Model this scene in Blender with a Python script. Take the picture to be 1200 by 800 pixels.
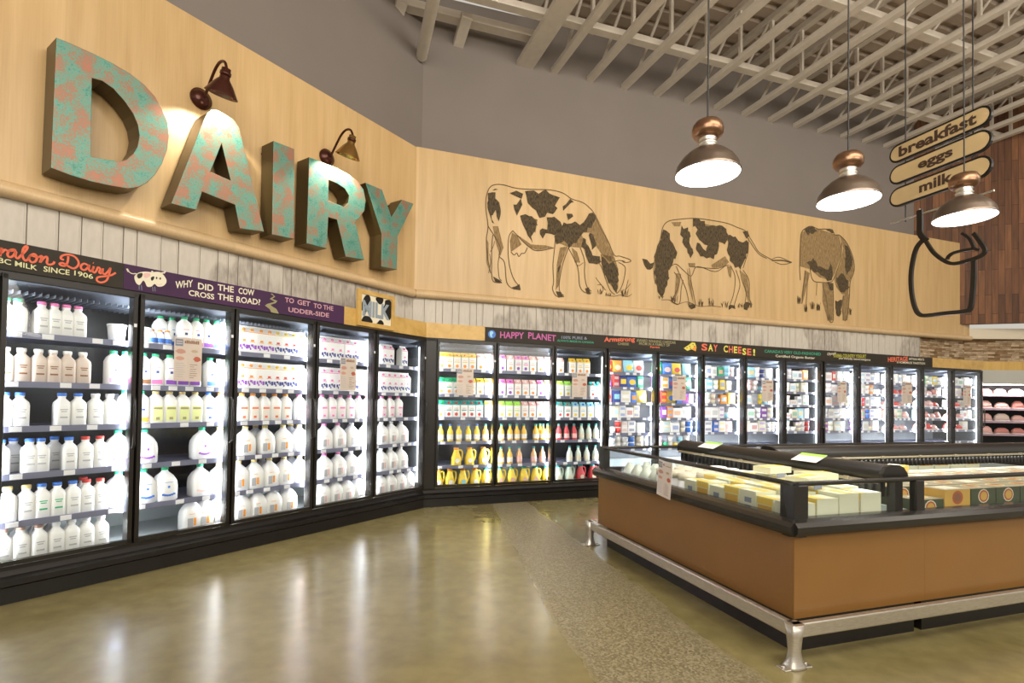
import bpy, bmesh, math, random
from mathutils import Vector, Matrix
from mathutils.geometry import tessellate_polygon
random.seed(7)
for o in list(bpy.data.objects): bpy.data.objects.remove(o)
SC = bpy.context.scene; COL = SC.collection
PI = math.pi; D2R = PI/180

# ------------------------------------------------------------------ camera
F, PY, PITCH, ROLL, CZ = 606.6, 458.09, .0201, .01483, 1.3
def ray(x, y):
    x -= 600.; y -= PY
    c, s = math.cos(ROLL), math.sin(ROLL); x, y = c*x+s*y, -s*x+c*y
    c, s = math.cos(PITCH), math.sin(PITCH)
    return Vector((x, c*F+s*y, s*F-c*y))
cam = bpy.data.cameras.new('camera'); cam.sensor_width = 36; cam.lens = F/1200*36; cam.shift_y = (PY-400)/1200
cam.clip_start = .05; cam.clip_end = 200
camo = bpy.data.objects.new('camera', cam); COL.objects.link(camo)
fw = ray(600, PY).normalized(); rt = (ray(601, PY)-ray(600, PY)).normalized(); up = (ray(600, PY-1)-ray(600, PY)).normalized()
M = Matrix((( rt.x, up.x, -fw.x, 0), (rt.y, up.y, -fw.y, 0), (rt.z, up.z, -fw.z, CZ), (0, 0, 0, 1)))
camo.matrix_world = M; SC.camera = camo
CAMP = Vector((0, 0, CZ))
def onz(x, y, z):
    r = ray(x, y); return CAMP + r*((z-CZ)/r.z)

class Wall:
    """a vertical plane: s runs to the right along it, off goes away from the room, z is up"""
    def __init__(w, az, d):
        w.a = az*D2R; w.d = d
        w.n = Vector((math.cos(w.a), math.sin(w.a), 0)); w.u = Vector((math.sin(w.a), -math.cos(w.a), 0))
        w.rz = math.atan2(w.u.y, w.u.x)
    def p(w, s, off, z): return w.n*(w.d+off)+w.u*s+Vector((0, 0, z))
    def at(w, x, y, off=0):
        r = ray(x, y); t = (w.d+off)/(r.x*w.n.x+r.y*w.n.y); q = CAMP+r*t
        return q.dot(w.u), q.z
L = Wall(146.1124, 4.40427)
B = Wall(111.15, 6.27007)
ca = L.d; 
def cross(o1, o2, W1=L, W2=B):
    a, b, c, d = W1.n.x, W1.n.y, W2.n.x, W2.n.y; e, f = W1.d+o1, W2.d+o2; det = a*d-b*c
    return Vector(((e*d-b*f)/det, (a*f-e*c)/det, 0))

# ------------------------------------------------------------------ world, lights, exposure
w = bpy.data.worlds.new('world'); SC.world = w; w.use_nodes = True
bg = w.node_tree.nodes['Background']; bg.inputs[0].default_value = (1.0, .93, .82, 1); bg.inputs[1].default_value = .55
SC.view_settings.view_transform = 'Standard'; SC.view_settings.look = 'None'
SC.view_settings.exposure = 0.15; SC.view_settings.gamma = 1; SC.view_settings.use_curve_mapping = False
def area(name, loc, target, sx, sy, power, col=(1, .92, .8)):
    l = bpy.data.lights.new(name, 'AREA'); l.shape = 'RECTANGLE'; l.size = sx; l.size_y = sy; l.energy = power; l.color = col
    o = bpy.data.objects.new(name, l); COL.objects.link(o); o.location = loc
    o.rotation_euler = (Vector(target)-Vector(loc)).to_track_quat('-Z', 'Y').to_euler(); return o
area('store_light', (-.5, -1.5, 5.3), (-1.5, 4.5, 2.6), 5, 2, 150)
area('store_light', (4.5, 1.0, 5.4), (3.5, 7.5, 3.0), 6, 2, 235)
area('store_light', (9.5, 3.0, 5.4), (9.5, 9.5, 3.0), 5, 2, 160)
area('store_light', (2.5, -3.0, 3.4), (2.5, 4.0, .3), 3, 2, 60)
area('roof_bounce_fill', (-.5, -2.5, 3.4), (1.5, 6.5, 6.8), 4, 1.5, 120)  # added fill pair out of view, stands in for light bounced up to the roof
area('roof_bounce_fill', (6.5, -1.5, 3.4), (6, 7, 6.8), 5, 1.5, 160)

# ------------------------------------------------------------------ materials
MATS = {}
def mat(name, col, rough=.5, metal=0, emit=0, spec=.5, var=0, scale=8, bump=0, bscale=40, stretch=(1, 1, 1), ecol=None):
    if name in MATS: return MATS[name]
    m = bpy.data.materials.new(name); m.use_nodes = True; nt = m.node_tree; b = nt.nodes['Principled BSDF']
    b.inputs['Base Color'].default_value = (*col, 1); b.inputs['Roughness'].default_value = rough
    b.inputs['Metallic'].default_value = metal; b.inputs['Specular IOR Level'].default_value = spec
    if emit:
        b.inputs['Emission Color'].default_value = (*(ecol or col), 1); b.inputs['Emission Strength'].default_value = emit
    if var or bump:
        tc = nt.nodes.new('ShaderNodeTexCoord'); mp = nt.nodes.new('ShaderNodeMapping'); mp.inputs['Scale'].default_value = stretch
        nt.links.new(tc.outputs['Object'], mp.inputs[0])
    if var:
        n = nt.nodes.new('ShaderNodeTexNoise'); n.inputs['Scale'].default_value = scale; n.inputs['Detail'].default_value = 4
        nt.links.new(mp.outputs[0], n.inputs[0])
        r = nt.nodes.new('ShaderNodeMapRange'); r.inputs[1].default_value = .3; r.inputs[2].default_value = .7
        r.inputs[3].default_value = 1-var; r.inputs[4].default_value = 1+var
        nt.links.new(n.outputs[0], r.inputs[0])
        v = nt.nodes.new('ShaderNodeVectorMath'); v.operation = 'SCALE'; v.inputs[0].default_value = col
        nt.links.new(r.outputs[0], v.inputs['Scale']); nt.links.new(v.outputs[0], b.inputs['Base Color'])
    if bump:
        n = nt.nodes.new('ShaderNodeTexNoise'); n.inputs['Scale'].default_value = bscale
        nt.links.new(mp.outputs[0], n.inputs[0]); bp = nt.nodes.new('ShaderNodeBump'); bp.inputs['Strength'].default_value = bump
        bp.inputs['Distance'].default_value = .01
        nt.links.new(n.outputs[0], bp.inputs['Height']); nt.links.new(bp.outputs[0], b.inputs['Normal'])
    MATS[name] = m; return m
def N(nt, t, **k):
    n = nt.nodes.new(t)
    for a, v in k.items(): setattr(n, a, v)
    return n
def ramp(nt, src, stops):
    r = nt.nodes.new('ShaderNodeValToRGB'); e = r.color_ramp.elements
    while len(e) < len(stops): e.new(.5)
    for i, (p, c) in enumerate(stops): e[i].position = p; e[i].color = (*c, 1)
    nt.links.new(src, r.inputs[0]); return r.outputs[0]
def mixc(nt, fac, a, b, mode='MIX'):
    m = nt.nodes.new('ShaderNodeMix'); m.data_type = 'RGBA'; m.blend_type = mode
    for sock, v in ((m.inputs[0], fac), (m.inputs[6], a), (m.inputs[7], b)):
        if hasattr(v, 'links'): nt.links.new(v, sock)
        elif isinstance(v, tuple): sock.default_value = (*v, 1)
        else: sock.default_value = v
    return m.outputs[2]
def newmat(name):
    m = bpy.data.materials.new(name); m.use_nodes = True; nt = m.node_tree
    tc = nt.nodes.new('ShaderNodeTexCoord'); return m, nt, nt.nodes['Principled BSDF'], tc
def noise(nt, tc, scale, stretch=(1, 1, 1), detail=4, dist=0, sock='Object'):
    mp = nt.nodes.new('ShaderNodeMapping'); mp.inputs['Scale'].default_value = stretch; nt.links.new(tc.outputs[sock], mp.inputs[0])
    n = nt.nodes.new('ShaderNodeTexNoise'); n.inputs['Scale'].default_value = scale; n.inputs['Detail'].default_value = detail
    n.inputs['Distortion'].default_value = dist; nt.links.new(mp.outputs[0], n.inputs[0]); return n.outputs[0]

def wood_mat(name, base, dark, light):
    m, nt, b, tc = newmat(name)
    n1 = noise(nt, tc, 3, (3.0, 3.0, .22), 5, .6); c = ramp(nt, n1, [(.2, dark), (.5, base), (.85, light)])
    n2 = noise(nt, tc, 30, (3, 3, .06), 3); c2 = ramp(nt, n2, [(.3, (.94, .93, .91)), (.65, (1.02, 1.02, 1.01))])
    # book-matched sheets, each slightly different in tone
    sp = N(nt, 'ShaderNodeSeparateXYZ'); nt.links.new(tc.outputs['Object'], sp.inputs[0])
    dv = N(nt, 'ShaderNodeMath', operation='DIVIDE'); dv.inputs[1].default_value = 1.22; nt.links.new(sp.outputs[0], dv.inputs[0])
    fl = N(nt, 'ShaderNodeMath', operation='FLOOR'); nt.links.new(dv.outputs[0], fl.inputs[0])
    wn = N(nt, 'ShaderNodeTexWhiteNoise', noise_dimensions='1D'); nt.links.new(fl.outputs[0], wn.inputs['W'])
    c3 = ramp(nt, wn.outputs[0], [(0, (.93, .92, .9)), (1, (1.05, 1.04, 1.03))])
    x = mixc(nt, 1., c, c2, 'MULTIPLY'); x = mixc(nt, 1., x, c3, 'MULTIPLY')
    nt.links.new(x, b.inputs['Base Color']); b.inputs['Roughness'].default_value = .38; return m
M_MAPLE = wood_mat('maple_panel', (.61, .42, .205), (.52, .34, .15), (.68, .485, .255))
M_STRIP = wood_mat('yellow_pine', (.62, .40, .12), (.5, .3, .08), (.7, .48, .18))

def bead_mat():
    m, nt, b, tc = newmat('whitewashed_boards')
    n1 = noise(nt, tc, 1.3, (1, 1, .5), 3); fac = ramp(nt, n1, [(.5, (0, 0, 0)), (.53, (1, 1, 1))])
    n2 = noise(nt, tc, 14, (2, 2, .6), 5); c2 = ramp(nt, n2, [(.3, (.34, .30, .25)), (.65, (.55, .50, .44))])
    c1 = ramp(nt, n2, [(.3, (.58, .53, .46)), (.65, (.64, .59, .515))])
    x = mixc(nt, fac, c1, c2); nt.links.new(x, b.inputs['Base Color']); b.inputs['Roughness'].default_value = .6; return m
M_BEAD = bead_mat()
def stone_mat():
    m, nt, b, tc = newmat('ledge_stone')
    mp = N(nt, 'ShaderNodeMapping'); mp.inputs['Rotation'].default_value = (PI/2, 0, 0); nt.links.new(tc.outputs['Object'], mp.inputs[0])
    br = N(nt, 'ShaderNodeTexBrick'); br.offset = .37; br.squash = .7; br.squash_frequency = 3
    for k, v in (('Scale', 3.), ('Mortar Size', .006), ('Brick Width', .7), ('Row Height', .12)): br.inputs[k].default_value = v
    br.inputs['Color1'].default_value = (.22, .13, .05, 1); br.inputs['Color2'].default_value = (.62, .52, .38, 1); br.inputs['Mortar'].default_value = (.09, .06, .03, 1)
    nt.links.new(mp.outputs[0], br.inputs[0])
    n = noise(nt, tc, 9, (1, 1, 3)); c = ramp(nt, n, [(.3, (.6, .55, .5)), (.7, (1.2, 1.1, 1.))])
    x = mixc(nt, 1., br.outputs[0], c, 'MULTIPLY'); nt.links.new(x, b.inputs['Base Color']); b.inputs['Roughness'].default_value = .8; return m
M_STONE = stone_mat()
def plank_mat():
    m, nt, b, tc = newmat('reclaimed_planks')
    mp = N(nt, 'ShaderNodeMapping'); mp.inputs['Rotation'].default_value = (0, PI/2, 0); nt.links.new(tc.outputs['Object'], mp.inputs[0])
    mp2 = N(nt, 'ShaderNodeMapping'); mp2.inputs['Rotation'].default_value = (PI/2, 0, 0); nt.links.new(mp.outputs[0], mp2.inputs[0])
    br = N(nt, 'ShaderNodeTexBrick'); br.offset = .43
    for k, v in (('Scale', 1.), ('Mortar Size', .004), ('Brick Width', .9), ('Row Height', .11)): br.inputs[k].default_value = v
    br.inputs['Color1'].default_value = (.075, .027, .010, 1); br.inputs['Color2'].default_value = (.21, .09, .035, 1); br.inputs['Mortar'].default_value = (.03, .012, .006, 1)
    sp = N(nt, 'ShaderNodeSeparateXYZ'); nt.links.new(tc.outputs['Object'], sp.inputs[0])
    cb = N(nt, 'ShaderNodeCombineXYZ'); nt.links.new(sp.outputs[2], cb.inputs[0]); nt.links.new(sp.outputs[0], cb.inputs[1]); nt.links.new(cb.outputs[0], br.inputs[0])
    n = noise(nt, tc, 6, (3, 3, .3)); c = ramp(nt, n, [(.3, (.65, .6, .55)), (.7, (1.25, 1.2, 1.1))])
    x = mixc(nt, 1., br.outputs[0], c, 'MULTIPLY'); nt.links.new(x, b.inputs['Base Color']); b.inputs['Roughness'].default_value = .65; return m
M_PLANK = plank_mat()
def floor_mat():
    m, nt, b, tc = newmat('polished_concrete')
    n1 = noise(nt, tc, .9, (1, 1, 1), 6, .5); n2 = noise(nt, tc, 9, (1, 1, 1), 6)
    c = ramp(nt, n1, [(.3, (.190, .155, .062)), (.55, (.248, .207, .090)), (.75, (.30, .255, .125))])
    c2 = ramp(nt, n2, [(.3, (.86, .86, .84)), (.7, (1.1, 1.1, 1.08))]); x = mixc(nt, 1., c, c2, 'MULTIPLY')
    # ground-down band where the pebbles show
    vo = N(nt, 'ShaderNodeTexVoronoi'); vo.inputs['Scale'].default_value = 95; nt.links.new(tc.outputs['Object'], vo.inputs[0])
    peb = ramp(nt, vo.outputs['Color'], [(.1, (.10, .08, .042)), (.45, (.19, .158, .085)), (.8, (.33, .285, .18))])
    sp = N(nt, 'ShaderNodeSeparateXYZ'); nt.links.new(tc.outputs['Object'], sp.inputs[0])
    def halfplane(p, q):
        nx, ny = (q.y-p.y), -(q.x-p.x); l = math.hypot(nx, ny); nx /= l; ny /= l
        a = N(nt, 'ShaderNodeMath', operation='MULTIPLY'); a.inputs[1].default_value = nx; nt.links.new(sp.outputs[0], a.inputs[0])
        c_ = N(nt, 'ShaderNodeMath', operation='MULTIPLY_ADD'); c_.inputs[1].default_value = ny; nt.links.new(sp.outputs[1], c_.inputs[0]); nt.links.new(a.outputs[0], c_.inputs[2])
        s_ = N(nt, 'ShaderNodeMath', operation='SUBTRACT'); s_.inputs[1].default_value = nx*p.x+ny*p.y; nt.links.new(c_.outputs[0], s_.inputs[0])
        w_ = N(nt, 'ShaderNodeMath', operation='MULTIPLY_ADD'); w_.inputs[1].default_value = .30; nt.links.new(n1, w_.inputs[0]); nt.links.new(s_.outputs[0], w_.inputs[2])
        r_ = N(nt, 'ShaderNodeMapRange'); r_.inputs[1].default_value = .15; r_.inputs[2].default_value = .2; nt.links.new(w_.outputs[0], r_.inputs[0]); return r_.outputs[0]
    h1 = halfplane(onz(690, 800, 0), onz(592, 630, 0)); h2 = halfplane(onz(720, 662, 0), onz(905, 800, 0))
    mm = N(nt, 'ShaderNodeMath', operation='MULTIPLY'); nt.links.new(h1, mm.inputs[0]); nt.links.new(h2, mm.inputs[1])
    f_ = N(nt, 'ShaderNodeMath', operation='MULTIPLY'); f_.inputs[1].default_value = .8; nt.links.new(mm.outputs[0], f_.inputs[0])
    x = mixc(nt, f_.outputs[0], x, peb)
    nt.links.new(x, b.inputs['Base Color'])
    rr = N(nt, 'ShaderNodeMapRange'); rr.inputs[3].default_value = .15; rr.inputs[4].default_value = .30; nt.links.new(n2, rr.inputs[0])
    ra = N(nt, 'ShaderNodeMath', operation='MULTIPLY_ADD'); ra.inputs[1].default_value = .2; nt.links.new(mm.outputs[0], ra.inputs[0]); nt.links.new(rr.outputs[0], ra.inputs[2])
    nt.links.new(ra.outputs[0], b.inputs['Roughness']); b.inputs['Specular IOR Level'].default_value = .75; return m
M_FLOOR = floor_mat()
def patina_mat(name, bias):
    m, nt, b, tc = newmat(name)
    n1 = noise(nt, tc, 9, (1, 1, 1), 12, 0); n2 = noise(nt, tc, 70, (1, 1, 1), 4)
    mx = N(nt, 'ShaderNodeMath', operation='MULTIPLY_ADD'); mx.inputs[1].default_value = .75; nt.links.new(n2, mx.inputs[0]); nt.links.new(n1, mx.inputs[2])
    sc_ = N(nt, 'ShaderNodeMath', operation='MULTIPLY'); sc_.inputs[1].default_value = .775; nt.links.new(mx.outputs[0], sc_.inputs[0]); c = ramp(nt, sc_.outputs[0], [(.46+bias, (.06, .20, .16)), (.60+bias, (.12, .32, .26)), (.68+bias, (.20, .24, .17)), (.76+bias, (.32, .17, .11)), (.86+bias, (.40, .16, .10))])
    nt.links.new(c, b.inputs['Base Color']); b.inputs['Roughness'].default_value = .42; b.inputs['Metallic'].default_value = .25; return m
M_PAT = patina_mat('copper_patina', -.01); M_PATG = patina_mat('green_patina', .05)
def glass_mat():
    m = bpy.data.materials.new('door_glass'); m.use_nodes = True; nt = m.node_tree; nt.nodes.clear()
    out = N(nt, 'ShaderNodeOutputMaterial'); t = N(nt, 'ShaderNodeBsdfTransparent'); g = N(nt, 'ShaderNodeBsdfGlossy'); g.inputs['Roughness'].default_value = .02
    t.inputs[0].default_value = (.97, .98, .98, 1)
    fr = N(nt, 'ShaderNodeFresnel'); ge = N(nt, 'ShaderNodeNewGeometry'); io = N(nt, 'ShaderNodeMapRange'); io.inputs[3].default_value = 1.33; io.inputs[4].default_value = 1/1.33
    nt.links.new(ge.outputs['Backfacing'], io.inputs[0]); nt.links.new(io.outputs[0], fr.inputs[0]); mx = N(nt, 'ShaderNodeMixShader')
    nt.links.new(fr.outputs[0], mx.inputs[0]); nt.links.new(t.outputs[0], mx.inputs[1]); nt.links.new(g.outputs[0], mx.inputs[2]); nt.links.new(mx.outputs[0], out.inputs[0]); return m
M_GLASS = glass_mat()
M_BLACK = mat('black_enamel', (.008, .0065, .006), .34, var=.2)
M_BLACKS = mat('black_satin', (.02, .018, .016), .22)
M_BRONZE = mat('dark_bronze_frame', (.014, .011, .008), .35)
M_BOARD = mat('chalkboard', (.026, .020, .012), .7, var=.15)
M_PURPLE = mat('purple_board', (.055, .014, .065), .7, var=.25, scale=2)
M_GREYW = mat('grey_paint', (.215, .185, .165), .8, var=.04, scale=1)
M_WHITEP = mat('white_steel', (.60, .54, .46), .5, var=.05)
M_DECK = mat('roof_deck', (.40, .32, .25), .7, var=.1, scale=2)
M_TAN = mat('tan_laminate', (.235, .115, .032), .3, var=.05, scale=3)
M_ALU = mat('brushed_aluminium', (.62, .58, .52), .32, .85, var=.12, scale=30, stretch=(1, 1, 10))
M_LINER = mat('case_liner', (.38, .42, .42), .4)
M_INNER = mat('dark_liner', (.016, .016, .018), .4); M_INNERD = mat('grey_liner', (.16, .17, .19), .4)
M_SHELF = mat('shelf_steel', (.20, .21, .30), .35, .2)
M_TAG = mat('paper_tag', (.85, .85, .88), .6)
M_WHITE = mat('milk_white', (.86, .86, .83), .3)
M_HDPE = mat('milk_plastic', (.88, .88, .86), .35)
M_CHOC = mat('tan_milk', (.66, .55, .47), .3)
M_LED = mat('lit_tube', (1, .98, .95), .5, emit=3)
M_COPPER = mat('antique_copper', (.30, .17, .10), .28, .9, var=.2)
M_GUNM = mat('brushed_pewter', (.24, .19, .155), .3, .9, var=.08)
M_COLLAR = mat('cast_collar', (.62, .60, .55), .3, .8)
M_CABLE = mat('black_cord', (.02, .02, .02), .6)
M_LAMPIN = mat('lamp_diffuser', (1, 1, .98), .5, emit=14)
M_RUST = mat('oxblood_metal', (.075, .022, .014), .25, .5)
M_BRASS = mat('aged_brass', (.36, .20, .06), .25, .8)
M_INK = mat('sepia_ink', (.075, .05, .022), .8, var=.75, scale=60, stretch=(1, .35, 1))
M_LINE = mat('sepia_line', (.11, .07, .03), .8)
M_SHADE = mat('sepia_wash', (.27, .175, .075), .8, var=.35, scale=50, stretch=(1, .3, 1))
M_SIGNF = mat('cream_sign_face', (.50, .37, .19), .5, var=.1, scale=3)
M_EDGE = mat('letter_side_gold', (.085, .058, .020), .35, .4)
def C_(name, c, **k): return mat('colour_'+name, c, k.pop('rough', .45), **k)
RED = C_('red', (.6, .05, .04)); PINK = C_('pink', (.8, .2, .45)); GREEN = C_('green', (.02, .42, .18)); BLUE = C_('blue', (.05, .18, .62))
NAVY = C_('navy', (.03, .05, .25)); YEL = C_('yellow', (.85, .62, .06)); GOLD = C_('gold', (.72, .55, .22)); ORG = C_('orange', (.85, .32, .04))
PURP = C_('purple', (.28, .08, .5)); CYAN = C_('cyan', (.3, .65, .8)); BRN = C_('brown', (.25, .11, .05)); WHT = C_('white', (.85, .85, .85)); CLR = C_('bronze_cap', (.40, .24, .18))
CREAM = C_('cream', (.75, .70, .55)); DGRN = C_('deep_green', (.04, .09, .045)); LIME = C_('lime', (.4, .75, .1)); TEAL = C_('teal', (.03, .33, .3)); LPINK = C_('pale_pink', (.78, .48, .45)); GRY = C_('grey', (.45, .45, .47))
CORAL = C_('coral_chalk', (.80, .17, .09), rough=.8); PALEY = C_('pale_yellow_chalk', (.75, .72, .42), rough=.8); CHALK = C_('white_chalk', (.82, .76, .60), rough=.8); MAG = C_('magenta_chalk', (.55, .14, .38), rough=.8)
TEALC = C_('green_chalk', (.05, .35, .22), rough=.8); LILAC = C_('pink_chalk', (.62, .35, .40), rough=.8); SLATE = C_('slate_chalk', (.22, .26, .34), rough=.8); OLIVE = C_('olive_chalk', (.33, .30, .16), rough=.8)

# ------------------------------------------------------------------ object helpers
def obj(name, me, m=None, parent=None, loc=None, rot=None):
    if isinstance(me, MB): me = me.mesh(name, m)
    elif m is not None and not me.materials: me.materials.append(m)
    o = bpy.data.objects.new(name, me); COL.objects.link(o)
    if parent is not None: o.parent = parent
    if loc is not None: o.location = loc
    if rot is not None: o.rotation_euler = rot
    return o
def empty(name, loc, rz=0, rx=0):
    o = bpy.data.objects.new(name, None); COL.objects.link(o); o.location = loc; o.rotation_euler = (rx, 0, rz); o.empty_display_size = .05; return o
def tag(o, label, cat, group=None, kind=None):
    o['label'] = label; o['category'] = cat
    if group: o['group'] = group
    if kind: o['kind'] = kind
    return o
def struct(o): o['kind'] = 'structure'; return o
class MB:
    def __init__(s): s.v = []; s.f = []; s.mi = []; s.sm = []; s.mats = []
    def _add(s, vs, fs, m=None, smooth=False):
        b = len(s.v); s.v += [tuple(v) for v in vs]
        if m is not None and m not in s.mats: s.mats.append(m)
        k = s.mats.index(m) if m is not None else 0
        for f in fs: s.f.append([b+i for i in f]); s.mi.append(k); s.sm.append(smooth)
        return s
    def box(s, x0, x1, y0, y1, z0, z1, m=None, bev=0):
        if bev <= 0:
            vs = [(x, y, z) for z in (z0, z1) for x, y in ((x0, y0), (x1, y0), (x1, y1), (x0, y1))]
            return s._add(vs, [(3, 2, 1, 0), (4, 5, 6, 7), (0, 1, 5, 4), (1, 2, 6, 5), (2, 3, 7, 6), (3, 0, 4, 7)], m)
        b = min(bev, (x1-x0)/2.01, (y1-y0)/2.01, (z1-z0)/2.01)
        secs = [(z0, b), (z0+b, 0), (z1-b, 0), (z1, b)]; vs = []
        for z, i in secs:
            j = b if i == 0 else 2*b*.8+.0
            q = i*.6
            vs += [(x0+q+b*.5, y0+q, z), (x1-q-b*.5, y0+q, z), (x1-q, y0+q+b*.5, z), (x1-q, y1-q-b*.5, z), (x1-q-b*.5, y1-q, z), (x0+q+b*.5, y1-q, z), (x0+q, y1-q-b*.5, z), (x0+q, y0+q+b*.5, z)]
        fs = [tuple(range(7, -1, -1)), tuple(range(24, 32))]
        for r in range(3):
            for i in range(8): a = r*8+i; c = r*8+(i+1) % 8; fs.append((a, c, c+8, a+8))
        return s._add(vs, fs, m)
    def loft(s, secs, n=16, m=None, e=2., cap=True, cx=0, cy=0):
        """secs: (z, hx, hy, exponent)"""
        vs = []
        for q in secs:
            z, hx, hy = q[:3]; ex = q[3] if len(q) > 3 else e
            for i in range(n):
                t = 2*PI*(i+.5)/n; c, d = math.cos(t), math.sin(t)
                vs.append((cx+hx*math.copysign(abs(c)**(2/ex), c), cy+hy*math.copysign(abs(d)**(2/ex), d), z))
        fs = []
        for r in range(len(secs)-1):
            for i in range(n): a = r*n+i; c = r*n+(i+1) % n; fs.append((a, c, c+n, a+n))
        s._add(vs, fs, m, True)
        if cap: 
            b = len(s.v)-len(vs)
            k = s.mats.index(m) if m is not None else 0
            s.f.append([b+i for i in range(n-1, -1, -1)]); s.mi.append(k); s.sm.append(False)
            s.f.append([b+(len(secs)-1)*n+i for i in range(n)]); s.mi.append(k); s.sm.append(False)
        return s
    def tube(s, pts, r, n=8, m=None):
        pts = [Vector(p) for p in pts]; vs = []; fs = []
        rr = r if isinstance(r, (list, tuple)) else [r]*len(pts)
        prev = None
        for i, p in enumerate(pts):
            d = (pts[min(i+1, len(pts)-1)]-pts[max(i-1, 0)]).normalized()
            if prev is None: a = d.orthogonal().normalized()
            else: a = (prev-d*prev.dot(d)).normalized()
            prev = a; b = d.cross(a)
            for k in range(n): t = 2*PI*k/n; vs.append(p+(a*math.cos(t)+b*math.sin(t))*rr[i])
        for r_ in range(len(pts)-1):
            for k in range(n): a_ = r_*n+k; c_ = r_*n+(k+1) % n; fs.append((a_, c_, c_+n, a_+n))
        s._add(vs, fs, m, True)
        s._add([vs[k] for k in range(n)], [tuple(range(n-1, -1, -1))], m); s._add([vs[len(vs)-n+k] for k in range(n)], [tuple(range(n))], m)
        return s
    def prism(s, prof, x0, x1, m=None, smooth=False):
        """profile in (y,z), extruded along x"""
        n = len(prof); vs = [(x0, y, z) for y, z in prof]+[(x1, y, z) for y, z in prof]
        fs = [(i, (i+1) % n, n+(i+1) % n, n+i) for i in range(n)]
        s._add(vs, fs, m, smooth); s._add(vs[:n], [tuple(range(n-1, -1, -1))], m); s._add(vs[n:], [tuple(range(n))], m); return s
    def prismxy(s, poly, z0, z1, m=None):
        n = len(poly); vs = [(x, y, z0) for x, y in poly]+[(x, y, z1) for x, y in poly]
        tr = tessellate_polygon([[Vector((x, y, 0)) for x, y in poly]])
        fs = [(i, (i+1) % n, n+(i+1) % n, n+i) for i in range(n)]+[tuple(t) for t in tr]+[tuple(n+i for i in t) for t in tr]
        return s._add(vs, fs, m)
    def poly(s, pts, z=0, m=None):
        tr = tessellate_polygon([[Vector((p[0], p[1], 0)) for p in pts]])
        fs = []
        for t in tr:
            a, b, c = (pts[i] for i in t)
            if (b[0]-a[0])*(c[1]-a[1])-(b[1]-a[1])*(c[0]-a[0]) < 0: t = (t[0], t[2], t[1])
            fs.append(tuple(t))
        return s._add([(p[0], p[1], z) for p in pts], fs, m)
    def stroke(s, pts, w, z=0, m=None, taper=False):
        n = len(pts); vs = []
        for i, p in enumerate(pts):
            a = pts[max(i-1, 0)]; b = pts[min(i+1, n-1)]; dx, dy = b[0]-a[0], b[1]-a[1]; l = math.hypot(dx, dy) or 1
            k = w/2*((1-.75*abs(2*i/(n-1)-1)) if taper else 1); vs += [(p[0]-dy/l*k, p[1]+dx/l*k, z), (p[0]+dy/l*k, p[1]-dx/l*k, z)]
        return s._add(vs, [(2*i+1, 2*i+3, 2*i+2, 2*i) for i in range(n-1)], m)
    def merge(s, me, fn, m=None):
        return s._add([fn(v.co) for v in me.vertices], [tuple(p.vertices) for p in me.polygons], m)
    def mesh(s, name, m=None):
        me = bpy.data.meshes.new(name); me.from_pydata(s.v, [], s.f)
        mats = s.mats or [m]
        for q in mats: me.materials.append(q)
        me.polygons.foreach_set('material_index', s.mi); me.polygons.foreach_set('use_smooth', s.sm)
        me.validate(); me.update(); return me
def smooth_pts(pts, k=4, closed=False):
    """Catmull-Rom"""
    out = []; n = len(pts)
    rng = range(n if closed else n-1)
    for i in rng:
        P = [pts[(i+j) % n] if closed else pts[max(0, min(n-1, i+j))] for j in (-1, 0, 1, 2)]
        for q in range(k):
            t = q/k; out.append(tuple(.5*((2*P[1][c])+(-P[0][c]+P[2][c])*t+(2*P[0][c]-5*P[1][c]+4*P[2][c]-P[3][c])*t*t+(-P[0][c]+3*P[1][c]-3*P[2][c]+P[3][c])*t**3) for c in range(len(P[1]))))
    if not closed: out.append(tuple(pts[-1]))
    return out
_dg = None
def text_mesh(body, bold=0, extrude=0):
    cu = bpy.data.curves.new('t', 'FONT'); cu.body = body; cu.size = 1; cu.offset = bold; cu.extrude = extrude; cu.resolution_u = 3
    o = bpy.data.objects.new('t', cu); COL.objects.link(o); bpy.context.view_layer.update()
    dg = bpy.context.evaluated_depsgraph_get(); me = bpy.data.meshes.new_from_object(o.evaluated_get(dg))
    bpy.data.objects.remove(o); bpy.data.curves.remove(cu); return me
def put_text(mb, body, x0, x1, y0, y1, z, m, bold=.012, dy=0):
    """fit a line of text in a box; dy = rise from left to right"""
    me = text_mesh(body, bold); xs = [v.co.x for v in me.vertices]; ys = [v.co.y for v in me.vertices]
    a, b, c, d = min(xs), max(xs), min(ys), max(ys)
    mb.merge(me, lambda co: (x0+(co.x-a)/(b-a)*(x1-x0), y0+(co.y-c)/(d-c)*(y1-y0)+dy*(co.x-a)/(b-a), z+co.z), m); bpy.data.meshes.remove(me)
ORD = ['first', 'second', 'third', 'fourth', 'fifth', 'sixth', 'seventh', 'eighth', 'ninth', 'tenth', 'eleventh', 'twelfth', 'thirteenth', 'fourteenth', 'fifteenth', 'sixteenth', 'seventeenth', 'eighteenth', 'nineteenth', 'twentieth', 'twenty-first', 'twenty-second', 'twenty-third', 'twenty-fourth', 'twenty-fifth', 'twenty-sixth', 'twenty-seventh', 'twenty-eighth', 'twenty-ninth', 'thirtieth']
SHELF = ['top shelf', 'second shelf', 'third shelf', 'fourth shelf', 'fifth shelf', 'bottom deck']

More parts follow.
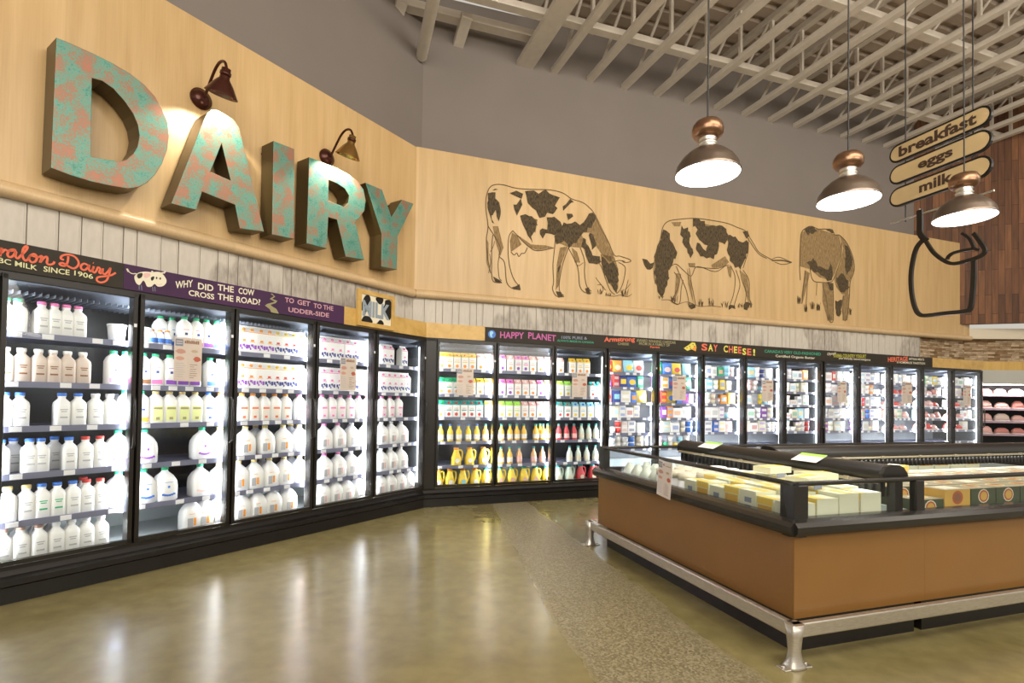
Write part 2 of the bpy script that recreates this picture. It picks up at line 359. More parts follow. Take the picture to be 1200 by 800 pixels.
# ------------------------------------------------------------------ structure
fl = MB().box(-9, 22, -8, 20, -.2, 0); struct(obj('floor', fl, M_FLOOR))
ZM, ZT = 2.625, 4.53                                    # underside of the maple band, its top
cLB = cross(.3, .3)
sL = cLB.dot(L.u); sB = cLB.dot(B.u); sBe = B.at(1136, 350, .3)[0]
def band(name, W, s0, s1, z0a, z0b, z1a, z1b, off0, off1, m):
    o = empty('tmp', (0, 0, 0)); bpy.data.objects.remove(o)
    vs = [(s0, off0, z0a), (s1, off0, z0b), (s1, off1, z0b), (s0, off1, z0a), (s0, off0, z1a), (s1, off0, z1b), (s1, off1, z1b), (s0, off1, z1a)]
    mb = MB(); mb._add(vs, [(3, 2, 1, 0), (4, 5, 6, 7), (0, 1, 5, 4), (1, 2, 6, 5), (2, 3, 7, 6), (3, 0, 4, 7)], m)
    p = W.p(0, 0, 0); return struct(obj(name, mb, m, None, p, (0, 0, W.rz)))
band('wall_left', L, -4, sL, ZM, ZM, 4.53, 4.53, .3, .45, M_MAPLE)
band('wall_back', B, sB, sBe, ZM, 2.72, 4.54, 4.70, .3, .45, M_MAPLE)
# rounded wooden moulding along the foot of the band
def moulding(name, W, s0, s1, z0, z1):
    prof = [(.36, -.02), (.36, .085), (.29, .085), (.262, .07), (.245, .045), (.24, .02), (.25, 0), (.27, -.02)]
    n = len(prof); vs = [(s0, y, z0+z) for y, z in prof]+[(s1, y, z1+z) for y, z in prof]
    mb = MB(); mb._add(vs, [(i, (i+1) % n, n+(i+1) % n, n+i) for i in range(n)], M_MOULD, True)
    mb._add(vs[:n], [tuple(range(n-1, -1, -1))], M_MOULD); mb._add(vs[n:], [tuple(range(n))], M_MOULD)
    struct(obj(name, mb, M_MOULD, None, W.p(0, 0, 0), (0, 0, W.rz)))
M_MOULD = wood_mat('maple_moulding', (.68, .49, .28), (.65, .46, .255), (.71, .52, .305))
k1 = cross(.24, .24); moulding('trim_1', L, -4, k1.dot(L.u), ZM, ZM); moulding('trim_2', B, k1.dot(B.u), sBe, ZM, 2.72)
# vertical boards between cases and moulding
def beads(name, W, s0, s1, z0, z1):
    mb = MB(); s = s0; r = random.Random(3)
    while s < s1-.01:
        wd = min(r.choice([.13, .15, .17, .09]), s1-s); y = .325+r.uniform(-.004, .004)
        mb.box(s+.003, s+wd-.003, y, .36, z0, z1, M_BEAD); mb.box(s+wd-.016, s+wd-.011, y-.004, y, z0, z1, M_BEAD); s += wd
    mb.box(s0, s1, .345, .40, z0, z1, M_BEADB)
    struct(obj(name, mb, M_BEAD, None, W.p(0, 0, 0), (0, 0, W.rz)))
M_BEADB = mat('board_gap', (.20, .17, .13), .8)
k2 = cross(.33, .33); sBs = B.at(1080, 420, .3)[0]
beads('trim_3', L, -4, k2.dot(L.u), 2.19, ZM+.02); beads('trim_4', B, k2.dot(B.u), sBs, 2.19, 2.70)
# grey upper wall behind the band, reaching the roof
gz = .8; cG = cross(gz, gz); sGe = B.at(1071, 240, gz)[0]
def zc(s): return 6.22+.040*(s-1.2)
gB0 = B.at(494.8, 51, gz)[0]
pG = B.p(gB0, gz, 0)
band('wall_upper', B, gB0, sGe, 4.2, 4.2, 6.95, 7.6, gz, gz+.15, M_GREYW)
q = onz(436, 0, 6.2); dv = (q-Vector((pG.x, pG.y, q.z))).normalized()
def vwall(name, p, q, z0, z1, m, th=.12):
    p = Vector((p.x, p.y, 0)); q = Vector((q.x, q.y, 0)); d = (q-p); l = d.length; rz = math.atan2(d.y, d.x)
    return struct(obj(name, MB().box(0, l, 0, th, z0, z1), m, None, p, (0, 0, rz)))
far = L.p(-4, 1.2, 0)
mid = Vector((pG.x, pG.y, 0))+Vector((dv.x, dv.y, 0))*1.9
# the left part of the grey wall stands above the maple band and follows it
pl = L.p(-4, .5, 0); pc = Vector((pG.x+.05, pG.y+.06, 0))
jn = L.p(L.at(430, 120, .5)[0]-1.2, .5, 0)
vwall('wall_upper_left', pl, jn, 4.2, 6.9, M_GREYW); vwall('wall_upper_corner', jn, pc, 4.2, 6.9, M_GREYW)
# wall C on the right: reclaimed planks above, ledge stone below
Cdir = 108*D2R; cd = Vector((math.sin(Cdir), math.cos(Cdir), 0)); pC = B.p(sGe, gz, 0)
vwall('wall_right', pC, pC+cd*9, 3.02, 8, M_PLANK)
wE = B.p(sBe, .3, 0); bdir = Vector((math.sin(94*D2R), math.cos(94*D2R), 0))
# pale ledge board under the planks, the stone band, and the wooden fascia of the meat case
def seg(name, x0, y, off, length, z0, z1, m, th=.1, d=bdir, W=B):
    s, _ = W.at(x0, y, off); p = W.p(s, off, 0); return vwall(name, p, p+d*length, z0, z1, m, th)
sd, zz0 = B.at(1136, 385, .3); _, zz1 = B.at(1136, 397, .3)
seg('trim_5', 1136, 390, .28, 8, zz1, zz0, mat('pale_ledge', (.74, .66, .52), .5), 1.0)
_, st0 = B.at(1080, 421, .33)
vwall('wall_stone', B.p(sBs, .42, 0), B.p(sBs+1.6, .42, 0), 2.15, 2.80, M_STONE, .1)
vwall('wall_stone_right', B.p(sBs+1.59, .42, 0), B.p(sBs+1.59, .42, 0)+bdir*8, 2.15, 2.80, M_STONE, .1)
# plain back of the store behind the cases
band('wall_behind', B, .9, 14, 0, 0, 4.4, 4.4, 1.15, 1.25, M_GREYW)
band('wall_behind_left', L, -4, 5.0, 0, 0, 4.4, 4.4, 1.15, 1.25, M_GREYW)
band('ceiling_bulkhead', B, 0, 13, 4.4, 4.4, 4.45, 4.45, .45, 1.2, M_GREYW)

# roof: deck, joists, bridging
RZ = lambda s: zc(s)
ceil = MB()
DK = .85
for i in range(70):                                     # ribbed deck, ribs parallel to the wall
    y = gz+.1-i*.30
    a = [(y, 0), (y-.18, 0), (y-.20, .05), (y-.28, .05), (y-.30, 0)]
    for (ya, za), (yb, zb) in zip(a, a[1:]):
        s0, s1 = -9, 22
        ceil._add([(s0, ya, RZ(s0)+DK+za), (s1, ya, RZ(s1)+DK+za), (s1, yb, RZ(s1)+DK+zb), (s0, yb, RZ(s0)+DK+zb)], [(0, 1, 2, 3)], M_DECK)
struct(obj('ceiling', ceil, M_DECK, None, B.p(0, 0, 0), (0, 0, B.rz)))
jx = [(528, 57), (615, 75), (649, 82), (692, 92), (732, 102), (767.6, 110), (803, 119), (836.7, 128), (870, 135), (900, 143), (928, 150), (958, 157), (985, 163), (1010, 170), (1037, 177)]
js = [B.at(x, y, gz)[0] for x, y in jx]
step = (js[-1]-js[2])/12
js2 = [js[2]+step*i for i in range(0, 26)]
WEBD = MB().tube([(0, 0, .05), (0, -.8, DK-.05)], .024, 6, M_WHITEP).mesh('web_diagonal'); WEBP = MB().box(-.022, .022, -.85, -.805, .05, DK-.05, M_WHITEP).mesh('web_post')
def joist(s, wide, idx):
    z = RZ(s); t = empty('roof_joist', B.p(s, gz, z), B.rz); LN = 11
    def bar(x, y0, y1, z0, z1, hw): return MB().box(x-hw, x+hw, y0, y1, z0, z1)
    h = wide/2
    obj('bottom_chord', MB().box(-h, h, -LN, 0, 0, .075), M_WHITEP, t)
    mb = MB().box(-h, h, -LN, 0, DK-.09, DK-.005); obj('top_chord', mb, M_WHITEP, t)
    y = -.35
    while y > -LN+.6: obj('web_diagonal', WEBD, None, t, (0, y, 0)); obj('web_post', WEBP, None, t, (0, y, 0)); y -= 1.7
    tag(t, '%s white open-web roof joist counting from the left over the back wall' % ORD[idx], 'joist', 'white roof joists')
joist(js[1], .26, 0)
for i, s in enumerate(js2): joist(s, .105, i+1)
def beam(p, q, w_, h_, name, lab):
    d = q-p; rz = math.atan2(d.y, d.x); l = math.hypot(d.x, d.y); o = obj(name, MB().box(0, l, -w_/2, w_/2, 0, h_, None, .01), M_WHITEP, None, p, (0, -math.atan2(d.z, l), rz)); tag(o, lab, 'beam', 'white cross beams of the roof'); return o
bu = B.u
def crossbeam(px, py, zadd, s0, s1, w_, h_, lab):
    q = onz(px, py, 6.5+zadd); s = q.dot(B.u); off = q.dot(B.n)-B.d
    p0 = B.p(s0, off, RZ(s0)+.075+zadd); p1 = B.p(s1, off, RZ(s1)+.075+zadd); beam(p0, p1, w_, h_, 'cross_beam', lab)
crossbeam(800, 60, 0, -5, 16, .13, .09, 'white cross beam above the joists nearest the grey wall')
crossbeam(1060, 40, 0, -5, 20, .13, .09, 'white cross beam above the joists over the hanging lamps')
# round column stub and tees at the left of the roof
p0 = onz(491, 71, 6.1)
o = obj('roof_pipe', MB().tube([onz(494, 66, 6.0), onz(513, -25, 6.0)], .075, 14), M_WHITEP); tag(o, 'round white pipe running out from the corner of the grey wall', 'pipe')
e0, e1 = onz(420, -8, 6.5), onz(628, 44, 6.5)
o = beam(Vector((e0.x, e0.y, 6.45)), Vector((e1.x, e1.y, 6.45)), .16, .10, 'cross_beam', 'short white cross beam ending at the wide joist')
for (xa, ya, xb, yb, lab) in ((462, 32, 472, 2, 'left of the round pipe'), (535, 62, 548, 20, 'right of the round pipe')):
    a_, b_ = onz(xa, ya, 6.3), onz(xb, yb, 6.42)
    beam(a_, b_, .15, .09, 'roof_outrigger', 'stubby white roof outrigger ' + lab)
    
# ------------------------------------------------------------------ coolers
ZS = [1.70, 1.38, 1.09, .785, .48, .21]
TAGM = MB().box(0, .06, 0, .003, 0, .033, M_TAG).mesh('price_tag')
def cooler(W, edges, label, shelves=ZS, gl=0, gr=0, hs=0.10, watt=12, inner=None):
    inner = inner or M_INNER
    """edges: s positions of the door stiles"""
    s0, s1 = edges[0], edges[-1]; t = empty('door_cooler', W.p(s0, 0, 0), W.rz); n = s1-s0; E = [e-s0 for e in edges]
    tag(t, label, 'refrigerator', 'black glass-door coolers')
    kb = MB(); kb.prism([(-.03, .0), (-.03, .10), (-.055, .115), (-.055, .15), (-.02, .17), (.0, .2), (.8, .2), (.8, 0)], -gl, n+gr); obj('kick_base', kb, M_BLACK, t)
    sh = MB(); sh.box(-gl, n+gr, .86, .9, .2, 2.2); sh.box(-gl, n+gr, .05, .9, 2.16, 2.2); obj('cabinet_shell', sh, inner, t)
    obj('side_panel', MB().box(-gl, 0.015, .05, .86, .2, 2.16), M_SIDE, t); obj('side_panel', MB().box(n-.015, n+gr, .05, .86, .2, 2.16), M_SIDE, t)
    dk = MB(); dk.box(0, n, .10, .86, .2, .207); dk.prism([(.10, .17), (.10, .215), (.115, .215), (.115, .17)], 0, n); dk.box(0, n, .8, .86, .207, .42); obj('deck_pan', dk, M_LINER, t)
    fr = MB(); fr.box(-gl, n+gr, .0, .05, 2.03, 2.10); fr.box(-gl, n+gr, .0, .05, .17, .225); fr.box(-gl, .02, .0, .05, .2, 2.06); fr.box(n-.02, n+gr, 0, .05, .2, 2.06); obj('case_frame', fr, M_BRONZE, t)
    cn = MB(); cn.prism([(.06, 2.03), (.50, 1.965), (.50, 1.98), (.06, 2.05)], 0, n)
    for i in range(int(n/.035)): cn.box(i*.035, i*.035+.004, .1, .48, 1.95, 1.972)
    obj('air_grille', cn, M_GRILLE, t)
    for i in range(len(E)-1):
        a, b = E[i], E[i+1]
        if i: obj('mullion', MB().box(a-.03, a+.03, .02, .07, .2, 2.06), M_BRONZE, t)
        d = MB(); fwid = .028; x0, x1 = a+.008, b-.008
        d.box(x0, x0+fwid, -.03, .015, .235, 2.05, None, .004); d.box(x1-fwid, x1, -.03, .015, .235, 2.05, None, .004); d.box(x0, x1, -.03, .015, 2.015, 2.05); d.box(x0, x1, -.03, .015, .235, .262)
        dr = obj('door', d, M_BRONZE, t)
        obj('glass_pane', MB().box(x0+fwid, x1-fwid, -.012, -.006, .262, 2.015), M_GLASS, dr)
        h = MB().tube([(x1-.016, -.03, .92), (x1-.016, -.062, .94), (x1-.016, -.066, 1.0), (x1-.016, -.066, 1.22), (x1-.016, -.062, 1.28), (x1-.016, -.03, 1.30)], .009, 8); obj('handle', h, M_BLACKS, dr)
        obj('door_tag', MB().box(x1-.024, x1-.006, -.033, -.03, 1.80, 1.825), M_TAG, dr)
        for k, z in enumerate(shelves[:-1]):
            m_ = MB(); m_.box(a+.012, b-.012, hs, .72, z-.02, z-.004); m_.box(a+.008, b-.008, hs-.012, hs, z-.036, z+.004)
            so = obj('shelf', m_, M_SHELF, t); rr = random.Random(i*7+k+int(s0*10)); x = a+.04+rr.random()*.1
            while x < b-.1: obj('price_tag', TAGM, None, so, (x, hs-.015, z-.032)); x += rr.choice([.12, .16, .2, .27])
        obj('price_tag', TAGM, None, t, (a+.1, .092, .176)); obj('price_tag', TAGM, None, t, (b-.3, .092, .176))
    for i in range(len(E)):
        x = E[i]; sides = ([1] if i == 0 else [-1] if i == len(E)-1 else [-1, 1])
        tb = MB()
        for sg in sides: obj('light_strip', MB().box(*sorted((x+sg*.008, x+sg*.024)), .071, .080, .30, 1.95), M_LED, t)

        for sg in sides:
            l = bpy.data.lights.new('cooler_lamp', 'AREA'); l.shape = 'RECTANGLE'; l.size = .05; l.size_y = 1.65; l.energy = watt; l.color = (.93, .97, 1.0)
            lo = bpy.data.objects.new('cooler_lamp', l); COL.objects.link(lo); lo.parent = t
            lo.location = (x+sg*.02, .086, 1.13)
            dvec = Vector((sg*.75, 1.2, 0)).normalized(); lo.rotation_euler = dvec.to_track_quat('-Z', 'Y').to_euler()
    return t
CASEW = 15
M_SIDE = mat('grey_side', (.06, .065, .07), .25, .4)
M_GRILLE = mat('perforated_grille', (.25, .28, .34), .35, .3)
LE = [.08, .87, 1.61, 2.31, 3.10, 3.85, 4.64]
BE = [1.42, 2.2, 3.02, 3.83]; CE = [3.84, 4.68, 5.51, 6.34, 7.18, 8.03]; CE2 = [8.06, 8.93, 9.78, 10.65, 11.57, 12.50]
cc = cross(0, 0); cl = cc.dot(L.u); cb = cc.dot(B.u)
cooler(L, LE, 'long black glass-door milk cooler along the left wall', gr=max(0, cl-4.64-.0))
cooler(B, BE, 'three-door black juice cooler in the middle of the back wall', gl=BE[0]-cb-.002)
ZD = [1.74, 1.53, 1.31, 1.09, .87, .65, .21]
cooler(B, CE, 'five-door black cheese cooler right of the juice cooler', ZD, watt=25, inner=M_INNERD)
cooler(B, CE2, 'five-door black cooler at the right end of the back wall', ZD, watt=25, inner=M_INNERD)

# ------------------------------------------------------------------ header boards with writing
def board(W, s0, s1, z0, z1, m, label, off=-.012, name='header_board', cat='sign', th=.012):
    t = empty(name, W.p(s0, off, z0), W.rz, PI/2); tag(t, label, cat, 'header boards above the cooler doors')
    obj('panel', MB().box(0, s1-s0, 0, z1-z0, -th+.002, 0), m, t); return t
def letters(t, items, H, name='lettering', z=.0015):
    for it in items:
        mb = MB(); kind = it[0]
        if kind == 'T':
            _, body, x0, x1, y0, y1, m = it[:7]; put_text(mb, body, x0, x1, y0, y1, z, m, it[7] if len(it) > 7 else .014)
        obj(name, mb, None, t)
Z0, Z1 = 2.068, 2.25; HH = Z1-Z0
def sx(W, x, y, off=-.014): return W.at(x, y, off)
def strokes_px(W, s0, z0, lst, off=-.014):
    return [[(W.at(x, y, off)[0]-s0, W.at(x, y, off)[1]-z0) for x, y in pl_] for pl_ in lst]
sA, sP = LE[0]-.02, L.at(144, 330)[0]; sPe = L.at(402.4, 370)[0]; sCo = cl
t = board(L, sA, sP-.001, Z0, Z1, M_BOARD, 'brown chalkboard header with coral script over the leftmost milk door')
# coral script traced as strokes
def cp(l): return [(x/8, 270+y/8) for x, y in l]
scr = [
 [(-150, 250), (-120, 120), (-95, 70), (-80, 110), (-85, 240)], [(-130, 190), (-70, 190)],
 [(-60, 165), (-45, 235), (-25, 225), (0, 215), (15, 160), (0, 240)],
 [(0, 215), (25, 200), (45, 180), (75, 190), (140, 185), (120, 178), (85, 190), (70, 225), (90, 250), (125, 235), (150, 195), (145, 240), (165, 262), (190, 240)],
 [(190, 240), (240, 190), (258, 155), (240, 148), (215, 180), (212, 240), (235, 282), (262, 270)],
 [(262, 270), (285, 235), (320, 220), (345, 245), (335, 285), (300, 298), (272, 270), (285, 235), (330, 245), (365, 250)],
 [(365, 250), (395, 240), (375, 300), (405, 262), (435, 245), (445, 265), (440, 305), (465, 320), (500, 310), (510, 290)],
 [(640, 240), (635, 290), (610, 330), (570, 325), (560, 310), (590, 305), (640, 335), (690, 355), (730, 330), (735, 290), (700, 245), (640, 225), (585, 235), (570, 262), (600, 275)],
 [(830, 330), (790, 310), (760, 330), (765, 360), (795, 370), (825, 345), (838, 322), (832, 360), (850, 382), (880, 350)],
 [(880, 335), (868, 375), (885, 395), (905, 375)], [(872, 303), (878, 306)],
 [(905, 375), (920, 345), (940, 362), (930, 390), (945, 402), (965, 375)],
 [(965, 355), (962, 395), (985, 408), (1020, 375), (1035, 350), (1025, 400), (1000, 465), (950, 487), (910, 470), (915, 440), (970, 430), (1040, 420), (1085, 395)]]
mb = MB()
for st in scr:
    p = strokes_px(L, sA, Z0, [cp(st)])[0]; mb.stroke(smooth_pts(p, 5), .0125, .0022, CORAL)
obj('script_lettering', mb, None, t)
def text_px(t, W, s0, z0, body, p0, p1, h0, m, bold=.014, off=-.014, z=.0015):
    """p0,p1: pixel of the left and right end of the baseline, h0: letter height in m"""
    a = W.at(*p0, off); b = W.at(*p1, off); mb = MB(); put_text(mb, body, a[0]-s0, b[0]-s0, a[1]-z0, a[1]-z0+h0, z, m, bold, b[1]-a[1])
    return obj('lettering', mb, None, t)
text_px(t, L, sA, Z0, 'BC MILK', (-2, 307.5), (43.5, 317), .033, PALEY); text_px(t, L, sA, Z0, 'SINCE', (51, 318), (81.5, 322.5), .036, PALEY); text_px(t, L, sA, Z0, '1906', (87, 322.5), (109, 327), .034, PALEY)
t = board(L, sP, sPe, Z0, Z1, M_PURPLE, 'purple header board with white cow and joke over the milk doors')
t1 = t
def T1(body, x0, y0, x1, y1, h, m, bold=.02): text_px(t1, L, sP, Z0, body, (x0, y0), (x1, y1), h, m, bold)
T1('WHY', 205.5, 338, 226, 336, .056, CHALK); T1('DID', 232, 338.5, 250, 341.5, .052, CHALK); T1('THE', 255, 340, 274, 343, .052, CHALK); T1('COW', 279.5, 344, 298, 346.5, .052, CHALK)
T1('CROSS', 221, 346, 251, 351, .045, CHALK); T1('THE', 255, 350.5, 273.5, 353.5, .05, CHALK); T1('ROAD?', 277, 354, 305, 357.5, .052, CHALK)
T1('TO', 334, 354, 344.5, 355.5, .046, LILAC); T1('GET', 348.5, 356.5, 363.5, 359, .046, LILAC); T1('TO THE', 367.5, 360.5, 390.5, 364.2, .046, LILAC)
T1('UDDER-SIDE', 338, 365.2, 385.5, 372, .044, LILAC)
# winding road
rd = [(317, 344), (321, 347), (316, 350), (322, 353.5), (313, 356), (310.5, 358), (316, 362), (318, 366), (326.8, 367.5), (324, 362), (318.5, 358.5), (317, 357), (323, 355), (325, 352.5), (319, 350), (322.5, 347.5), (319, 344)]
mb = MB(); mb.poly(strokes_px(L, sP, Z0, [rd])[0], .0022, OLIVE); obj('painted_road', mb, None, t)
# little cow on the board
def c2(l): return [(120+x/8, 310+y/8) for x, y in l]
mb = MB(); ps = lambda l: strokes_px(L, sP, Z0, [c2(l)])[0]
mb.poly(smooth_pts(ps([(300, 110), (340, 75), (400, 65), (460, 70), (540, 70), (590, 120), (600, 165), (570, 200), (520, 205), (490, 180), (460, 205), (420, 205), (400, 165), (380, 150), (350, 190), (315, 170)]), 3, True), .002, CHALK)
mb.poly(smooth_pts(ps([(335, 85), (375, 80), (370, 115), (340, 130), (325, 110)]), 3, True), .0028, M_BOARD); mb.poly(smooth_pts(ps([(455, 120), (485, 110), (480, 140), (460, 150)]), 3, True), .0028, M_BOARD)
mb.poly(smooth_pts(ps([(385, 85), (440, 80), (450, 105), (400, 125)]), 3, True), .0028, LPINK)
for c_ in ((508, 125), (542, 130)): mb.poly(smooth_pts(ps([(c_[0]-8, c_[1]), (c_[0], c_[1]-12), (c_[0]+8, c_[1]), (c_[0], c_[1]+12)]), 3, True), .003, M_BOARD)
mb.stroke(smooth_pts(ps([(505, 175), (530, 190), (560, 178)]), 4), .003, .003, LPINK)
mb.stroke(smooth_pts(ps([(315, 115), (320, 85), (285, 85), (260, 75), (235, 50)]), 4), .006, .002, CHALK); mb.poly(ps([(222, 38), (238, 36), (255, 66), (238, 70)]), .002, CHALK)
for a_, b_ in (((545, 80), (580, 75)), ((480, 75), (460, 60)), ((575, 80), (592, 62))): mb.stroke(ps([a_, b_]), .01, .002, CHALK)
for a_, b_ in (((345, 190), (345, 235)), ((365, 190), (370, 240)), ((470, 205), (475, 250)), ((490, 205), (495, 250))): mb.stroke(ps([a_, b_]), .004, .002, SLATE)
obj('painted_cow', mb, None, t)
# pine strips either side of the inner corner
ck = cross(-.012, -.012); t = board(L, sPe+.001, ck.dot(L.u), Z0, Z1, M_STRIP, 'plain yellow pine strip under the framed cow-print picture', name='header_strip')
sH = B.at(568, 391)[0]; t = board(B, ck.dot(B.u)+.002, sH-.001, Z0, Z1, M_STRIP, 'plain yellow pine strip left of the pink lettered board', name='header_strip')
# framed MILK picture
a = L.at(420.5, 337.5, -.05); b = L.at(462.5, 386, -.05); fs0, fs1 = a[0], b[0]; fz1 = L.at(420.5, 337.5, -.05)[1]; fz0 = L.at(420, 380.5, -.05)[1]
t = empty('framed_picture', L.p(fs0, -.03, fz0), L.rz, PI/2); tag(t, 'pine-framed black and white cow-print picture above the milk doors', 'picture')
w_, h_ = fs1-fs0, fz1-fz0; f = MB(); bz = .045
for q4 in (((0, 0), (w_, 0), (w_-bz, bz), (bz, bz)), ((w_, 0), (w_, h_), (w_-bz, h_-bz), (w_-bz, bz)), ((w_, h_), (0, h_), (bz, h_-bz), (w_-bz, h_-bz)), ((0, h_), (0, 0), (bz, bz), (bz, h_-bz))): f.prismxy(q4, -.016, .018)
obj('frame', f, M_STRIP, t)
pc_ = MB(); pc_.box(bz, w_-bz, bz, h_-bz, -.012, .004, CHALK)
for P in ([(.0, .6), (.12, .95), (.25, 1), (.3, .8), (.2, .5), (.1, .42), (0, .4)], [(.5, 1), (.72, 1), (.7, .82), (.6, .75), (.48, .88)], [(.8, .95), (1, .95), (1, .3), (.9, .25), (.82, .45), (.72, .6), (.78, .8)], [(.02, .05), (.1, .2), (.25, .22), (.35, .12), (.36, .0), (.0, 0)], [(.55, .05), (.62, .16), (.72, .13), (.75, 0), (.52, 0)]):
    pc_.poly(smooth_pts([(bz+.003+x*(w_-2*bz-.006), bz+.003+y*(h_-2*bz-.006)) for x, y in P], 3, True), .0055, M_BLACK)
obj('cow_print', pc_, None, t)
mb = MB(); put_text(mb, 'MILK', bz+.02, w_-bz-.02, bz+.062, h_-bz-.062, .0075, C_('dusty_blue', (.30, .36, .42)), .045); obj('lettering', mb, None, t)
# dark boards of the back wall
def bseg(x0, x1, lab): 
    s0, s1 = B.at(x0, 395)[0], B.at(x1, 400)[0]; return board(B, s0, s1-.001, Z0-.005, Z1-.005, M_BOARD, lab), s0
ZB = Z0-.005
def T2(tt, s0, body, x0, y0, x1, y1, h, m, bold=.014): text_px(tt, B, s0, ZB, body, (x0, y0), (x1, y1), h, m, bold)
t, s0 = bseg(568, 698, 'dark header board with magenta capitals and blue globe over juice doors')
T2(t, s0, 'HAPPY', 586, 396, 614, 397, .085, MAG, .02); T2(t, s0, 'PLANET', 619, 396.5, 651.5, 400, .085, MAG, .02)
T2(t, s0, '100% PURE &', 658, 396.8, 688, 398, .04, SLATE, .02); T2(t, s0, 'ALWAYS MADE IN CANADA', 653, 400, 696, 402.5, .03, TEALC, .02)
mb = MB(); cx, cy = B.at(576.5, 391.5, -.014); cx -= s0; cy -= ZB
mb.poly([(cx+.052*math.cos(k*PI/10), cy+.052*math.sin(k*PI/10)) for k in range(20)], .002, BLUE); mb.poly(smooth_pts([(cx-.03, cy+.02), (cx-.005, cy+.042), (cx+.02, cy+.02), (cx-.0, cy-.01), (cx+.01, cy-.035), (cx-.02, cy-.03)], 3, True), .003, CYAN); obj('painted_globe', mb, None, t)
t, s0 = bseg(698, 793, 'dark header board with red script over the first two cheese doors')
T2(t, s0, 'Armstrong', 708, 402, 744, 401.5, .085, CORAL, .03); T2(t, s0, 'CHEESE', 724, 404, 737, 404.5, .035, OLIVE, .02)
T2(t, s0, 'AWARD WINNING CHEDDAR', 746, 400.3, 793-1, 403, .042, OLIVE, .02); T2(t, s0, 'FROM IN A FAMILY OF', 749, 404, 785, 406, .04, OLIVE, .02); T2(t, s0, 'Farms', 762, 407.5, 773, 408, .03, CORAL, .02)
t, s0 = bseg(793, 886, 'dark header board with painted cheese wedge and red and yellow capitals')
for i, (ch, x0, x1, m_) in enumerate([('S', 822, 829, CORAL), ('A', 830, 835.5, YELC := C_('yellow_chalk', (.78, .68, .12), rough=.8)), ('Y', 836, 841, CORAL), ('C', 848, 853, YELC), ('H', 854, 859, CORAL), ('E', 860, 864, YELC), ('E', 864.8, 869, CORAL), ('S', 870, 874.5, YELC), ('E', 875.5, 880.5, CORAL), ('!', 882.5, 885, YELC)]):
    yb = 410.5+.0795*(x0-822)+(i > 6)*1.2; T2(t, s0, ch, x0, yb, x1, yb+.3, .105, m_, .03)
mb = MB(); g = lambda l: strokes_px(B, s0, ZB, [[(795+x/12, 392+y/12) for x, y in l]])[0]
mb.poly(g([(75, 190), (150, 140), (190, 108), (235, 115), (255, 180), (245, 235), (185, 205), (125, 228)]), .002, YELC); mb.poly(g([(190, 205), (235, 160), (255, 180), (245, 235)]), .0028, ORG)
for hx_, hy_ in ((120, 185), (160, 165), (205, 140), (225, 165), (170, 195)): mb.poly(g([(hx_+9*math.cos(k*PI/4), hy_+9*math.sin(k*PI/4)) for k in range(8)]), .0034, BRN)
obj('painted_cheese', mb, None, t)
t, s0 = bseg(886, 966, 'dark header board with green capitals and cream script below')
T2(t, s0, "CANADA'S VERY OLD-FASHIONED", 896, 413, 962, 416.5, .05, TEALC, .02); T2(t, s0, 'Certified Organic Butter', 909, 419, 955, 421.5, .05, CHALK, .01)
t, s0 = bseg(966, 1040, 'dark header board with yellow capitals over the right-hand doors')
T2(t, s0, 'Olympic', 969.5, 417.3, 980, 416, .06, CHALK, .01); T2(t, s0, 'KREMA COUNTRY YOGURT', 977, 418.6, 1015, 419.5, .062, C_('dim_yellow_chalk', (.45, .42, .06), rough=.8), .03); T2(t, s0, 'your everyday natural indulgence', 983, 421.2, 1020, 423.3, .045, CHALK, .01)
t, s0 = bseg(1040, 1092, 'dark header board with small red capitals at the far right')
T2(t, s0, 'HERITAGE', 1040.6, 424, 1064, 423, .085, CORAL, .03); T2(t, s0, 'ARTISAN MEATS', 1065, 421.5, 1083, 422.5, .04, CHALK, .01); T2(t, s0, 'A HOMEMADE TRADITION', 1051, 425.5, 1084, 427, .04, CHALK, .01)
sE0 = B.at(1092, 430)[0]; t = board(B, sE0, 12.55, Z0+.0, Z1-.0, M_STRIP, 'yellow pine strip over the last two cooler doors', name='header_strip')

